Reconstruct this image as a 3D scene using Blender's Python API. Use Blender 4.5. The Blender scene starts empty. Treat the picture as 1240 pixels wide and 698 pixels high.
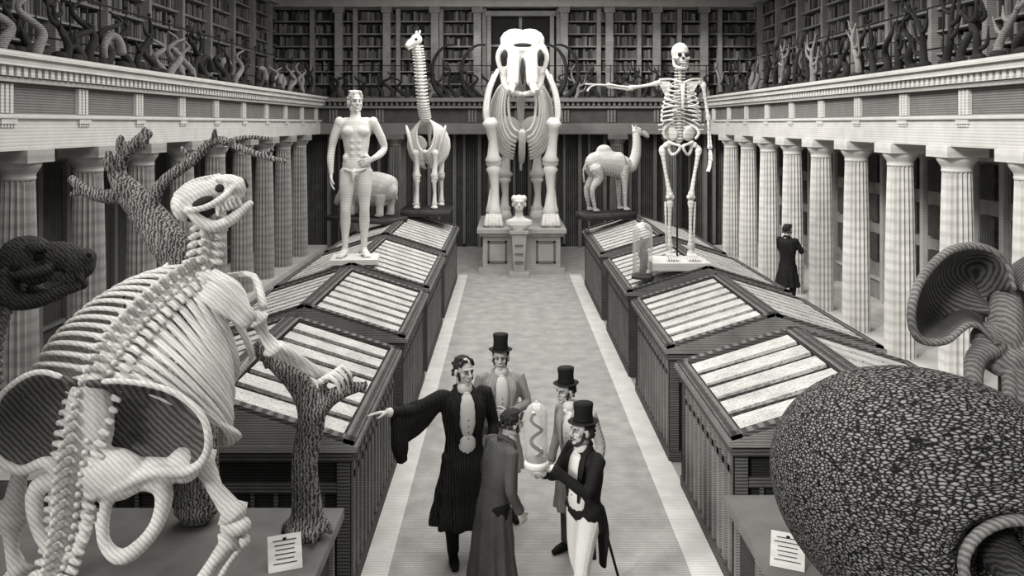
import bpy, math, random
from mathutils import Vector as V, Matrix
random.seed(7)
R=random.uniform
pi=math.pi
# ------------------------------------------------------------------ mesh helpers
def cr(pts,sub):
    if sub<=1 or len(pts)<3: return [V(p) for p in pts]
    P=[V(p) for p in pts]; out=[]
    for i in range(len(P)-1):
        p0=P[i-1] if i>0 else P[0]*2-P[1]
        p1,p2=P[i],P[i+1]
        p3=P[i+2] if i+2<len(P) else P[-1]*2-P[-2]
        for k in range(sub):
            t=k/sub
            out.append(0.5*((2*p1)+(p2-p0)*t+(2*p0-5*p1+4*p2-p3)*t*t+(3*p1-p0-3*p2+p3)*t**3))
    out.append(P[-1]); return out
def lerp_r(rad,sub):
    if sub<=1: return rad
    out=[]
    for i in range(len(rad)-1):
        for k in range(sub):
            t=k/sub; t=t*t*(3-2*t)
            out.append(tuple(a+(b-a)*t for a,b in zip(rad[i],rad[i+1])))
    out.append(rad[-1]); return out
class MB:
    def __init__(s): s.v=[];s.f=[];s.m=[];s.M=Matrix()
    def add(s,vs,fs,m=0):
        o=len(s.v); s.v+=[s.M@V(p) for p in vs]
        s.f+=[tuple(i+o for i in f) for f in fs]; s.m+=[m]*len(fs)
    def hexa(s,p,m=0):
        s.add(p,[(3,2,1,0),(4,5,6,7),(0,1,5,4),(1,2,6,5),(2,3,7,6),(3,0,4,7)],m)
    def box(s,a,b,m=0):
        x0,x1=sorted((a[0],b[0]));y0,y1=sorted((a[1],b[1]));z0,z1=sorted((a[2],b[2]))
        s.hexa([(x0,y0,z0),(x1,y0,z0),(x1,y1,z0),(x0,y1,z0),(x0,y0,z1),(x1,y0,z1),(x1,y1,z1),(x0,y1,z1)],m)
    def tube(s,pts,rad,seg=8,m=0,sub=1,up=None,fold=None,rnd=True):
        if isinstance(rad,(int,float)): rad=[rad]*len(pts)
        if len(rad)==2 and len(pts)>2:
            n=len(pts); rad=[rad[0]+(rad[1]-rad[0])*i/(n-1) for i in range(n)]
        rad=[(r,r) if isinstance(r,(int,float)) else tuple(r) for r in rad]
        if fold: rad=[tuple(r)+(fold[1][i],) for i,r in enumerate(rad)]
        P=cr(pts,sub); Rd=lerp_r(rad,sub if len(pts)>2 else 1)
        n=len(P); T=[]
        for i in range(n):
            t=P[min(i+1,n-1)]-P[max(i-1,0)]
            T.append(t.normalized() if t.length>1e-9 else V((0,0,1)))
        if rnd:
            r0,r1=Rd[0],Rd[-1]; a0=min(r0[:2]);a1=min(r1[:2])
            P=[P[0]-T[0]*a0*.5]+P+[P[-1]+T[-1]*a1*.5]
            sc=lambda r:(r[0]*.6,r[1]*.6)+tuple(r[2:])
            Rd=[sc(r0)]+Rd+[sc(r1)]; T=[T[0]]+T+[T[-1]]; n+=2
        ref=V(up) if up else (V((0,0,1)) if abs(T[0].z)<.9 else V((0,1,0)))
        B=None; vs=[]
        for i in range(n):
            if up or B is None: b=ref-T[i]*ref.dot(T[i])
            else: b=B-T[i]*B.dot(T[i])
            if b.length<1e-6: b=T[i].orthogonal()
            B=b.normalized(); A=B.cross(T[i])
            for k in range(seg):
                th=2*pi*k/seg; q=1
                if fold: q=1+Rd[i][2]*math.sin(fold[0]*th+i*.15)
                vs.append(P[i]+A*(math.cos(th)*Rd[i][0]*q)+B*(math.sin(th)*Rd[i][1]*q))
        fs=[]
        for i in range(n-1):
            for k in range(seg):
                k2=(k+1)%seg
                fs.append((i*seg+k,i*seg+k2,(i+1)*seg+k2,(i+1)*seg+k))
        fs.append(tuple(range(seg-1,-1,-1))); fs.append(tuple((n-1)*seg+k for k in range(seg)))
        s.add(vs,fs,m)
    def ell(s,c,r,m=0,rot=None,seg=12,rings=7):
        if isinstance(r,(int,float)): r=(r,r,r)
        Q=rot if rot is not None else Matrix.Identity(3)
        c=V(c); vs=[c+Q@V((0,0,-r[2]))]
        for i in range(1,rings):
            ph=-pi/2+pi*i/rings
            for k in range(seg):
                th=2*pi*k/seg
                vs.append(c+Q@V((math.cos(ph)*math.cos(th)*r[0],math.cos(ph)*math.sin(th)*r[1],math.sin(ph)*r[2])))
        vs.append(c+Q@V((0,0,r[2]))); fs=[]
        for k in range(seg): fs.append((0,1+(k+1)%seg,1+k))
        for i in range(rings-2):
            for k in range(seg):
                a=1+i*seg+k;b=1+i*seg+(k+1)%seg; fs.append((a,b,b+seg,a+seg))
        t=len(vs)-1;o=1+(rings-2)*seg
        for k in range(seg): fs.append((o+k,o+(k+1)%seg,t))
        s.add(vs,fs,m)
    def lathe(s,prof,c=(0,0,0),seg=20,m=0,flute=None,sx=1,sy=1):
        vs=[];c=V(c)
        for i,(r,z) in enumerate(prof):
            for k in range(seg):
                th=2*pi*k/seg; rr=r
                if flute and flute[1][i]: rr=r*(1-(flute[1][i] if (k%2) else 0))
                vs.append(c+V((math.cos(th)*rr*sx,math.sin(th)*rr*sy,z)))
        fs=[]
        n=len(prof)
        for i in range(n-1):
            for k in range(seg):
                k2=(k+1)%seg; fs.append((i*seg+k,i*seg+k2,(i+1)*seg+k2,(i+1)*seg+k))
        fs.append(tuple(range(seg-1,-1,-1))); fs.append(tuple((n-1)*seg+k for k in range(seg)))
        s.add(vs,fs,m)
    def grid(s,fn,nu,nv,m=0):
        vs=[fn(i/nu,j/nv) for i in range(nu+1) for j in range(nv+1)]
        fs=[(i*(nv+1)+j,(i+1)*(nv+1)+j,(i+1)*(nv+1)+j+1,i*(nv+1)+j+1) for i in range(nu) for j in range(nv)]
        s.add(vs,fs,m)
    def bone(s,a,b,r,k=1.7,m=0,seg=9):
        a=V(a);b=V(b);L=b-a
        off=L.orthogonal().normalized()*r*.25
        s.tube([a,a+L*.06,a+L*.16,a+L*.5+off,a+L*.84,a+L*.94,b],[r*k*.8,r*k,r*1.1,r*.8,r*1.1,r*k,r*k*.8],seg,m)
    def obj(s,name,mats,smooth=True,parent=None,origin=(0,0,0),vox=0,sm=3,solid=0):
        o=V(origin); me=bpy.data.meshes.new(name+"_mesh")
        me.from_pydata([tuple(p-o) for p in s.v],[],s.f)
        for mt in (mats if isinstance(mats,(list,tuple)) else [mats]): me.materials.append(mt)
        me.polygons.foreach_set("material_index",s.m)
        me.polygons.foreach_set("use_smooth",[smooth]*len(s.f)); me.update()
        ob=bpy.data.objects.new(name,me); bpy.context.collection.objects.link(ob); ob.location=o
        if parent: ob.parent=parent
        if solid:
            md=ob.modifiers.new("thick","SOLIDIFY"); md.thickness=solid; md.offset=0
        if vox:
            md=ob.modifiers.new("fuse","REMESH"); md.mode='VOXEL'; md.voxel_size=vox; md.use_smooth_shade=True
            if sm:
                md=ob.modifiers.new("soft","SMOOTH"); md.iterations=sm; md.factor=.5
        return ob
def empty(name,loc=(0,0,0),rz=0,s=1):
    e=bpy.data.objects.new(name,None); bpy.context.collection.objects.link(e)
    e.location=loc; e.rotation_euler=(0,0,rz); e.scale=(s,s,s); e.empty_display_size=.2; return e
# ------------------------------------------------------------------ materials
def tint(v): return (v,v*.985,v*.945,1)
def emat(name,hi,lo,scale=20,axis='Z',dist=2,rough=.8,pos=.5,soft=.25,bump=0,blot=.25,dscale=1.5):
    m=bpy.data.materials.new(name); m.use_nodes=True; nt=m.node_tree; N=nt.nodes; L=nt.links
    b=N["Principled BSDF"]; b.inputs["Roughness"].default_value=rough
    b.inputs["Specular IOR Level"].default_value=.15
    tc=N.new("ShaderNodeTexCoord")
    w=N.new("ShaderNodeTexWave"); w.wave_type='BANDS'; w.bands_direction=axis; w.wave_profile='SIN'
    w.inputs["Scale"].default_value=scale; w.inputs["Distortion"].default_value=dist
    w.inputs["Detail"].default_value=2; w.inputs["Detail Scale"].default_value=dscale
    L.new(tc.outputs["Object"],w.inputs["Vector"])
    r=N.new("ShaderNodeValToRGB"); e=r.color_ramp.elements
    e[0].position=max(0,pos-soft); e[0].color=tint(lo); e[1].position=min(1,pos+soft); e[1].color=tint(hi)
    L.new(w.outputs["Fac"],r.inputs["Fac"])
    n=N.new("ShaderNodeTexNoise"); n.inputs["Scale"].default_value=4; n.inputs["Detail"].default_value=6
    L.new(tc.outputs["Object"],n.inputs["Vector"])
    mr=N.new("ShaderNodeMapRange"); mr.inputs["From Min"].default_value=.3; mr.inputs["From Max"].default_value=.7
    mr.inputs["To Min"].default_value=1-blot; mr.inputs["To Max"].default_value=1
    L.new(n.outputs["Fac"],mr.inputs["Value"])
    mx=N.new("ShaderNodeMix"); mx.data_type='RGBA'; mx.blend_type='MULTIPLY'; mx.inputs["Factor"].default_value=1
    L.new(r.outputs["Color"],mx.inputs["A"]); L.new(mr.outputs["Result"],mx.inputs["B"])
    L.new(mx.outputs["Result"],b.inputs["Base Color"])
    if bump:
        bp=N.new("ShaderNodeBump"); bp.inputs["Strength"].default_value=bump; bp.inputs["Distance"].default_value=.01
        L.new(w.outputs["Fac"],bp.inputs["Height"]); L.new(bp.outputs["Normal"],b.inputs["Normal"])
    return m
M_bone=emat("bone_ivory",.80,.56,17,'DIAGONAL',2.5,pos=.3,soft=.3,blot=.35)
M_boneF=emat("bone_far",.80,.62,9,'Z',2,pos=.3,blot=.12)
M_boneD=emat("bone_fossil_dark",.075,.025,16,'DIAGONAL',5,blot=.5)
M_boneG=emat("bone_fossil_grey",.30,.15,16,'DIAGONAL',3,blot=.5)
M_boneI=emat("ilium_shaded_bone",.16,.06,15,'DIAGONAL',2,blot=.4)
M_black=emat("ink_black",.012,.006,20,blot=0)
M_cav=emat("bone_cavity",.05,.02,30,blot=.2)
M_horn=emat("horn_dark",.05,.012,20,'Z',5,blot=.4)
M_hornL=emat("horn_grey",.42,.07,20,'Z',5,blot=.4)
M_wood=emat("case_wood_dark",.12,.035,10,'Z',1,blot=.4)
M_woodF=emat("case_wood_frame",.16,.05,12,'Z',1,blot=.3)
M_woodB=emat("case_wood_bar",.34,.16,16,'Z',1,blot=.3)
M_inset=emat("case_interior",.040,.016,14,'Z',1,blot=.3)
M_slat=emat("specimen_board",.66,.36,11,'Y',7,pos=.3,blot=.35,dscale=3)
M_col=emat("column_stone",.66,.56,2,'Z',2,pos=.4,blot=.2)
M_colL=emat("column_stone_shaded",.42,.34,2,'Z',2,pos=.4,blot=.25)  # same stone as M_col, darkened: shade of the left colonnade put into the colour
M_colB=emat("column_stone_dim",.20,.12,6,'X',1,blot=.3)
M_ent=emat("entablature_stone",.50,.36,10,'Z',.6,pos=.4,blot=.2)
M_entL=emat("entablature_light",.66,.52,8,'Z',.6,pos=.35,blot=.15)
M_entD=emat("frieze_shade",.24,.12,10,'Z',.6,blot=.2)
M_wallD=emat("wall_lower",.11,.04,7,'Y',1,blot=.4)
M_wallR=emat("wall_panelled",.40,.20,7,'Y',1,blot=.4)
M_wallB=emat("wall_back",.12,.04,5,'X',1,blot=.4)
M_wallU=emat("wall_upper",.10,.05,12,'Z',1,blot=.3)
M_shelf=emat("bookcase_wood",.34,.20,10,'Z',1,blot=.3)
M_bk1=emat("book_dark",.17,.09,14,'Z',2,blot=.3); M_bk2=emat("book_mid",.30,.18,14,'Z',2,blot=.3); M_bk3=emat("book_black",.06,.03,14,'Z',2)
M_floor=emat("floor_stone",.42,.31,9,'Y',1.5,pos=.45,blot=.3,dscale=4)
M_strip=emat("floor_border_stone",.70,.58,8,'Y',2,blot=.2)
M_skin=emat("skin_engraved",.62,.50,40,'Z',2,pos=.3,blot=.1)
M_marble=emat("plaster_statue",.80,.66,12,'Z',1,pos=.25,soft=.25,blot=.12)
M_gown=emat("black_gown",.032,.008,16,'X',4,blot=.4)
M_coatD=emat("coat_black",.022,.008,30,'Z',4,blot=.3)
M_coatM=emat("coat_grey_wool",.15,.05,26,'DIAGONAL',3,blot=.3)
M_coatL=emat("coat_light_grey",.42,.22,26,'X',3,blot=.2)
M_cream=emat("cloth_white",.76,.60,30,'X',3,pos=.25,blot=.1)
M_hair=emat("hair_dark",.06,.015,60,'Z',8,blot=.3)
M_bark=emat("tree_bark",.34,.05,15,'X',7,blot=.45,bump=.5,dscale=2.5)
M_card=emat("card_paper",.70,.64,5,blot=.05)
M_iron=emat("iron_rail",.03,.02,5,blot=.1)
M_ped=emat("pedestal_stone",.54,.40,8,'Z',.6,blot=.2)
M_camel=emat("camel_hide",.62,.36,11,'DIAGONAL',3,pos=.3,blot=.3)
def shellmat():
    m=bpy.data.materials.new("glyptodon_scutes"); m.use_nodes=True; nt=m.node_tree; N=nt.nodes; L=nt.links
    b=N["Principled BSDF"]; b.inputs["Roughness"].default_value=.85; b.inputs["Specular IOR Level"].default_value=.1
    tc=N.new("ShaderNodeTexCoord"); mp=N.new("ShaderNodeMapping"); mp.inputs["Scale"].default_value=(26,46,78)
    mp.inputs["Rotation"].default_value=(0,.35,0)
    L.new(tc.outputs["Object"],mp.inputs["Vector"])
    v=N.new("ShaderNodeTexVoronoi"); v.feature='DISTANCE_TO_EDGE'; v.inputs["Scale"].default_value=1
    L.new(mp.outputs["Vector"],v.inputs["Vector"])
    r=N.new("ShaderNodeValToRGB"); e=r.color_ramp.elements; e[0].position=.08; e[0].color=tint(.008); e[1].position=.32; e[1].color=tint(.27)
    L.new(v.outputs["Distance"],r.inputs["Fac"]); L.new(r.outputs["Color"],b.inputs["Base Color"])
    bp=N.new("ShaderNodeBump"); bp.inputs["Strength"].default_value=.5; bp.inputs["Distance"].default_value=.015
    L.new(v.outputs["Distance"],bp.inputs["Height"]); L.new(bp.outputs["Normal"],b.inputs["Normal"])
    return m
M_shell=shellmat()
def glassmat():
    m=bpy.data.materials.new("bell_jar_glass"); m.use_nodes=True; nt=m.node_tree; N=nt.nodes; L=nt.links
    N.remove(N["Principled BSDF"]); out=N["Material Output"]
    t=N.new("ShaderNodeBsdfTransparent"); g=N.new("ShaderNodeBsdfGlossy"); g.inputs["Roughness"].default_value=.15
    d=N.new("ShaderNodeBsdfDiffuse"); d.inputs["Color"].default_value=tint(.85)
    fr=N.new("ShaderNodeLayerWeight"); fr.inputs["Blend"].default_value=.45
    a=N.new("ShaderNodeMixShader"); a.inputs[0].default_value=.7; L.new(g.outputs[0],a.inputs[1]); L.new(d.outputs[0],a.inputs[2])
    mp=N.new("ShaderNodeMapRange"); mp.inputs["To Min"].default_value=.22; mp.inputs["To Max"].default_value=.85
    L.new(fr.outputs["Facing"],mp.inputs["Value"])
    mx=N.new("ShaderNodeMixShader"); L.new(mp.outputs["Result"],mx.inputs[0]); L.new(t.outputs[0],mx.inputs[1]); L.new(a.outputs[0],mx.inputs[2])
    L.new(mx.outputs[0],out.inputs["Surface"]); return m
M_glass=glassmat()
# ------------------------------------------------------------------ room shell
CX=.2; HW=5.9; YB=24.6; Y0=1.5
def side(sg,x): return CX+sg*x
b=MB(); b.box((-8.2,Y0,-.2),(8.6,YB+1.2,0)); b.obj("floor",M_floor,False)
b=MB(); b.box((-1.2,Y0,0),(-.98,20.2,.012)); b.obj("trim_1",M_strip,False)
b=MB(); b.box((1.5,Y0,0),(1.78,20.2,.012)); b.obj("trim_2",M_strip,False)
b=MB(); b.box((4.2,Y0,0),(5.75,YB-.5,.01)); b.obj("trim_3",M_strip,False)
for i,sg in enumerate((-1,1)):
    nm="left" if sg<0 else "right"
    b=MB(); b.box((side(sg,HW-.32),Y0,0),(side(sg,7.4),YB,.09)); b.obj("baseboard_"+nm,M_strip,False)
    b=MB(); b.box((side(sg,7.4),Y0,0),(side(sg,7.6),YB+.3,7.6),0)
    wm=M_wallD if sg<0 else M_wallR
    y=Y0+.5
    while y<YB-.9:
        b.box((side(sg,7.32),y,.1),(side(sg,7.42),y+.12,3.4),1)
        if sg>0:
            for z in (.9,1.7,2.5): b.box((side(sg,7.33),y+.25,z),(side(sg,7.42),y+.65,z+.55),2)
        for z in (.5,3.1): b.box((side(sg,7.34),y,z),(side(sg,7.42),y+.81,z+.07),1)
        y+=.81
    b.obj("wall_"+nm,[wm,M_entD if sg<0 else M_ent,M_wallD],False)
    b=MB()
    b.box((side(sg,HW-.24),Y0,3.40),(side(sg,HW+.24),YB,3.78),0)
    b.box((side(sg,HW-.28),Y0,3.76),(side(sg,HW+.2),YB,3.81),0)
    b.box((side(sg,HW-.20),Y0,3.81),(side(sg,HW+.24),YB,4.16),1)
    b.box((side(sg,HW-.30),Y0,4.16),(side(sg,HW+.2),YB,4.21),0)
    b.box((side(sg,HW-.42),Y0,4.33),(side(sg,HW+.2),YB,4.42),0)
    b.box((side(sg,HW-.47),Y0,4.42),(side(sg,7.4),YB,4.48),0)
    b.box((side(sg,HW-.28),Y0,4.21),(side(sg,HW+.2),YB,4.33),2)
    y=Y0+.04
    while y<YB-.3:
        b.box((side(sg,HW-.37),y,4.22),(side(sg,HW-.28),y+.075,4.33),0); y+=.135
    y=Y0+.9
    while y<YB-.4:
        for k in range(3): b.box((side(sg,HW-.25),y+k*.085,3.82),(side(sg,HW-.20),y+k*.085+.055,4.14),0)
        b.box((side(sg,HW-.27),y-.02,3.70),(side(sg,HW-.2),y+.27,3.75),0)
        for k in range(5): b.box((side(sg,HW-.26),y+k*.055,3.66),(side(sg,HW-.23),y+k*.055+.03,3.70),0)
        y+=1.62
    b.obj("trim_entablature_"+nm,[M_entL,M_entD,M_wallU],False)
b=MB(); b.box((-7.4,YB+.3,0),(7.8,YB+.5,7.6),0)
x=-5.4
while x<5.9:
    b.box((x,YB+.05,0),(x+.1,YB+.3,3.4),1); b.box((x+.3,YB+.15,.1),(x+.38,YB+.3,3.4),1); x+=.75
b.obj("wall_back",[M_wallB,M_entD],False)
b=MB(); YE=YB-.55
b.box((-5.6,YE,3.40),(6.0,YE+.4,3.72),0); b.box((-5.6,YE+.03,3.72),(6.0,YE+.4,4.15),1)
b.box((-5.6,YE-.1,4.15),(6.0,YE+.4,4.22),0); b.box((-5.6,YE-.2,4.34),(6.0,YB+.3,4.45),0); b.box((-5.6,YE,4.22),(6.0,YB,4.34),1)
x=-5.5
while x<5.9: b.box((x,YE-.12,4.23),(x+.075,YE,4.34),0); x+=.15
x=-5.2
while x<5.9:
    for k in range(3): b.box((x+k*.09,YE-.02,3.74),(x+k*.09+.055,YE+.03,4.12),0)
    x+=1.35
b.obj("trim_entablature_back",[M_entD,M_wallU],False)
b=MB()
b.box((-7.2,YB-.35,7.15),(7.6,YB+.3,7.35),0); b.box((-7.2,YB-.5,7.35),(7.6,YB+.3,7.5),0)
for sg in (-1,1): b.box((side(sg,6.9),Y0,7.2),(side(sg,7.4),YB,7.5),0)
b.obj("trim_cornice",[M_ent],False)
b=MB()
b.box((-7.4,Y0,7.6),(-4.2,YB+.5,7.8)); b.box((4.6,Y0,7.6),(7.8,YB+.5,7.8)); b.box((-4.2,22.6,7.6),(4.6,YB+.5,7.8))
for y in (8,15): b.box((-4.2,y,7.6),(4.6,y+.35,7.8))
b.obj("ceiling",M_ent,False)
def colmesh():
    b=MB(); seg=36
    P=[(.232,.09),(.228,.8),(.218,1.6),(.203,2.4),(.185,3.05)]
    b.lathe(P,(0,0,0),seg,0,flute=(0,[.18]*5))
    b.lathe([(.19,3.05),(.195,3.07),(.188,3.09),(.195,3.12),(.245,3.20),(.26,3.25)],(0,0,0),40,0)
    b.box((-.28,-.28,3.25),(.28,.28,3.40),0)
    return b
first=None
def dup(loc,mat=None):
    o=bpy.data.objects.new("fluted_column",first.data); bpy.context.collection.objects.link(o); o.location=loc
    if mat: o.material_slots[0].link='OBJECT'; o.material_slots[0].material=mat
for sg in (1,-1):
    for k in range(-3,9):
        y=9.6+1.62*k
        if y>YB-1: continue
        if first is None:
            first=colmesh().obj("fluted_column",[M_col],False); first.location=(side(sg,HW),y,0)
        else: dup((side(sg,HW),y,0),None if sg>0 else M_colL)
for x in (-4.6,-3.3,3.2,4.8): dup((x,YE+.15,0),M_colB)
def bookcase(ax,length,z0,z1,rows,bay,origin,inward):
    b=MB(); ax=V(ax);inw=V(inward);o=V(origin)
    def bx(u0,u1,d0,d1,za,zb,m):
        p=[o+ax*u+inw*d for u,d in ((u0,d0),(u1,d0),(u1,d1),(u0,d1))]
        b.hexa([(q.x,q.y,za) for q in p]+[(q.x,q.y,zb) for q in p],m)
    bx(0,length,0,.05,z0,z1,3)
    h=(z1-z0)/rows
    for i in range(rows+1): bx(0,length,.05,.30,z0+i*h-.015,z0+i*h+.02,0)
    u=0
    while u<=length+.01:
        bx(u-.06,u+.06,.05,.38,z0,z1,0); u+=bay
    for i in range(rows):
        u=.07
        while u<length-.1:
            if (u%bay)<.07 or (u%bay)>bay-.1: u+=.05; continue
            w=R(.04,.09)
            if random.random()<.06: u+=w; continue
            bx(u,u+w*.93,.06,R(.2,.27),z0+i*h+.02,z0+i*h+h*R(.62,.86),random.choice((1,1,2,3))); u+=w
    b.obj("bookcase",[M_shelf,M_bk1,M_bk2,M_bk3],False)
bookcase((0,1,0),YB-6,4.5,7.18,7,1.62,(side(-1,7.38),6,0),(1,0,0))
bookcase((0,1,0),YB-6,4.5,7.18,7,1.62,(side(1,7.38),6,0),(-1,0,0))
bookcase((1,0,0),6.4,4.5,7.12,7,1.28,(-7.1,YB+.28,0),(0,-1,0))
bookcase((1,0,0),6.0,4.5,7.12,7,1.2,(1.5,YB+.28,0),(0,-1,0))
for x in (-5.0,-3.58,-2.16,-.9,1.66,3.0,4.4,5.8):
    b=MB(); b.box((x-.11,YB-.25,4.5),(x+.11,YB-.11,7.15)); b.box((x-.16,YB-.3,6.98),(x+.16,YB-.11,7.15)); b.box((x-.15,YB-.3,4.5),(x+.15,YB-.11,4.7))
    b.obj("trim_pilaster",[M_shelf],False)
b=MB(); b.box((-.62,YB-.1,4.46),(-.5,YB+.2,6.9),1); b.box((1.25,YB-.1,4.46),(1.37,YB+.2,6.9),1); b.box((-.66,YB-.14,6.9),(1.42,YB+.2,7.05),1); b.box((-.5,YB+.1,4.46),(1.25,YB+.16,6.9),0)
b.box((.33,YB+.05,4.46),(.42,YB+.1,6.9),1)
for z in (5.2,6.0): b.box((-.5,YB+.05,z),(1.25,YB+.1,z+.07),1)
b.obj("door_1",[M_inset,M_shelf],False)
for sg in (-1,1):
    b=MB(); x=side(sg,HW+.16)
    for z in (4.8,5.42): b.tube([(x,6,z),(x,YB-.6,z)],.014,6)
    y=6.2
    while y<YB-.6: b.tube([(x,y,4.48),(x,y,5.45)],.012,6); b.ell((x,y,5.48),.03); y+=.81
    b.obj("gallery_railing",[M_iron])
b=MB()
for z in (4.8,5.4): b.tube([(-5.6,YE+.1,z),(6,YE+.1,z)],.014,6)
x=-5.4
while x<6: b.tube([(x,YE+.1,4.45),(x,YE+.1,5.42)],.012,6); x+=.7
b.obj("gallery_railing",[M_iron])
# ------------------------------------------------------------------ horns / antlers
def antler(b,base,h,lean,m):
    base=V(base); a=V(lean); n=6; pts=[];ph=R(0,6)
    for i in range(n+1):
        t=i/n; pts.append(base+V((a.x*t*t+.05*math.sin(ph+4*t),a.y*(t**1.3)+.10*math.sin(ph+6*t),h*t)))
    b.tube(pts,[.062,.014],8,m,sub=3)
    for i in range(1,n):
        if random.random()<.8:
            p=pts[i]; s=random.choice((-1,1)); L=R(.20,.36)*h
            b.tube([p,p+V((R(-.05,.05),s*L*.6,L*.25)),p+V((R(-.05,.05),s*L*.8,L*1.1))],[.038,.028,.008],7,m,sub=3)
def curly(b,base,h,m,s=1):
    base=V(base); n=10; pts=[];ph=R(0,6); am=R(.09,.15)
    for i in range(n+1):
        t=i/n; pts.append(base+V((.05*math.cos(ph+7*t),s*(h*.45*t)+am*math.sin(ph+9*t),h*(t**.8)-.12*h*t*t)))
    b.tube(pts,[.066,.016],9,m,sub=4)
def ram(b,base,r,m,s=1):
    base=V(base); pts=[]
    for i in range(14):
        a=i/13*2.1*pi; rr=r*(1-.5*i/13)
        pts.append(base+V((-.08*i/13,s*(r-rr*math.cos(a)),r*.9+rr*math.sin(a))))
    b.tube(pts,[.07,.02],9,m,sub=3)
b=MB(); y=6.5
while y<22.8:
    x=side(1,HW-.25)+R(-.08,.06)
    c=random.random(); b.ell((x,y,4.52),(.09,.10,.06))
    if c<.65: antler(b,(x,y,4.5),R(.7,1.0),(R(-.1,.1),R(-.5,.5),0),random.choice((0,0,0,1)))
    elif c<.88: curly(b,(x,y,4.5),R(.65,.95),random.choice((0,0,1)),random.choice((-1,1)))
    else: ram(b,(x,y,4.45),R(.16,.22),0,random.choice((-1,1)))
    y+=R(.32,.48)
b.obj("antler_collection",[M_horn,M_hornL])
b=MB(); y=6.5
while y<22.8:
    x=side(-1,HW-.25)+R(-.06,.08); b.ell((x,y,4.52),(.09,.10,.06))
    c=random.random()
    if c<.6: curly(b,(x,y,4.5),R(.6,.9),random.choice((0,0,1)),random.choice((-1,-1,1)))
    elif c<.8: ram(b,(x,y,4.47),R(.17,.27),random.choice((0,1)),random.choice((-1,1)))
    else: antler(b,(x,y,4.5),R(.6,.85),(R(-.1,.1),R(-.5,.2),0),0)
    y+=R(.30,.45)
b.obj("horn_collection",[M_horn,M_hornL])
b=MB(); b.M=Matrix.Rotation(-pi/2,4,'Z')
x=-5.2
while x<5.6:
    c=random.random(); base=(-(YE-.05),x,4.45)
    if c<.6: antler(b,base,R(.6,1.0),(R(-.1,.1),R(-.4,.4),0),random.choice((0,0,1)))
    else: curly(b,base,R(.6,1.0),0,random.choice((-1,1)))
    x+=R(.28,.45)
b.M=Matrix()
for s,x in ((-1,-.75),(1,1.45),(-1,-1.6),(1,1.1)):
    pts=[]
    for i in range(10):
        a=-.45*pi+i/9*pi*1.0
        pts.append((x+s*.75*math.cos(a)*.8,YE-.1,5.2+.8*math.sin(a)))
    b.tube(pts,[.08,.03],8,0,sub=2)
b.obj("antler_collection",[M_horn,M_hornL])
# ------------------------------------------------------------------ display cases
def desk_case(xa,sg,y0,y1,w=2.35,ze=1.24,zr=1.60):
    b=MB(); X=lambda u: xa+sg*u
    b.box((X(.02),y0+.02,0),(X(w-.02),y1-.02,.11),0)
    b.box((X(.07),y0+.07,.1),(X(w-.07),y1-.07,1.16),3)
    for u in (.03,w-.13):
        for y in (y0+.03,y1-.13): b.box((X(u),y,.1),(X(u+.1),y+.1,1.16),0)
    b.box((X(0),y0,1.12),(X(w),y1,ze),0)
    b.box((X(-.03),y0-.03,ze-.04),(X(w+.03),y1+.03,ze),2)
    for u0 in (.035,w-.075):
        b.box((X(u0),y0+.1,.90),(X(u0+.04),y1-.1,.96),0)
        n=int((y1-y0-.3)/.17)
        for k in range(n):
            y=y0+.16+(y1-y0-.3)*(k+.3)/n
            b.box((X(u0),y,.1),(X(u0+.04),y+.06,1.12),2)
    for yy in (y0+.04,y1-.08):
        for u in (.03,w/2-.05,w-.13): b.box((X(u),yy,.1),(X(u+.1),yy+.04,1.12),0)
        b.box((X(.05),yy,.86),(X(w-.05),yy+.04,.94),0)
        for q in (.13,w/2+.05):
            for k in range(5): b.box((X(q+.1+k*.18),yy+.01,.11),(X(q+.13+k*.18),yy+.03,.86),0)
    h=w/2
    b.add([(X(.02),y0+.02,ze),(X(h),y0+.02,zr-.03),(X(w-.02),y0+.02,ze),(X(.02),y1-.02,ze),(X(h),y1-.02,zr-.03),(X(w-.02),y1-.02,ze)],
          [(0,1,2),(5,4,3),(0,3,4,1),(1,4,5,2),(2,5,3,0)],3)
    for e,r in ((0,h),(w,h)):
        E=V((X(e),0,ze));Rg=V((X(r),0,zr)); D=Rg-E; Nn=V((-D.z*(1 if X(e)<X(r) else -1),0,abs(D.x))).normalized()
        def sb(s0,s1,ya,yb,t,m):
            A=E+D*s0;B=E+D*s1
            q=[V((A.x,ya,A.z)),V((B.x,ya,B.z)),V((B.x,yb,B.z)),V((A.x,yb,A.z))]
            b.hexa([p-Nn*.02 for p in q]+[p+Nn*t for p in q],m)
        sb(0,.07,y0,y1,.035,0); sb(.93,1.0,y0,y1,.035,0)
        sb(0,1,y0,y0+.09,.035,0); sb(0,1,y1-.09,y1,.035,0)
        n=max(4,round((y1-y0-.18)/.34)); st=(y1-y0-.18)/n
        for k in range(n):
            ya=y0+.09+st*k
            sb(.09,.91,ya+st*.14,ya+st*.80,.014,1)
    for yy in (y0-.005,y1-.035):
        b.add([(X(0),yy,ze),(X(h),yy,zr),(X(w),yy,ze),(X(0),yy+.04,ze),(X(h),yy+.04,zr),(X(w),yy+.04,ze)],
          [(0,1,2),(5,4,3),(0,3,4,1),(1,4,5,2),(2,5,3,0)],2)
    b.obj("museum_display_case",[M_woodF,M_slat,M_woodB,M_inset],False,origin=(X(h),(y0+y1)/2,0))
for y0,y1 in ((6.4,8.45),(9.0,11.45),(12.0,14.8),(15.5,19.0)): desk_case(1.74,1,y0,y1)
for y0,y1 in ((6.3,8.95),(9.45,11.95),(12.3,15.2),(15.7,19.6)): desk_case(-1.18,-1,y0,y1,w=2.3)
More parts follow.
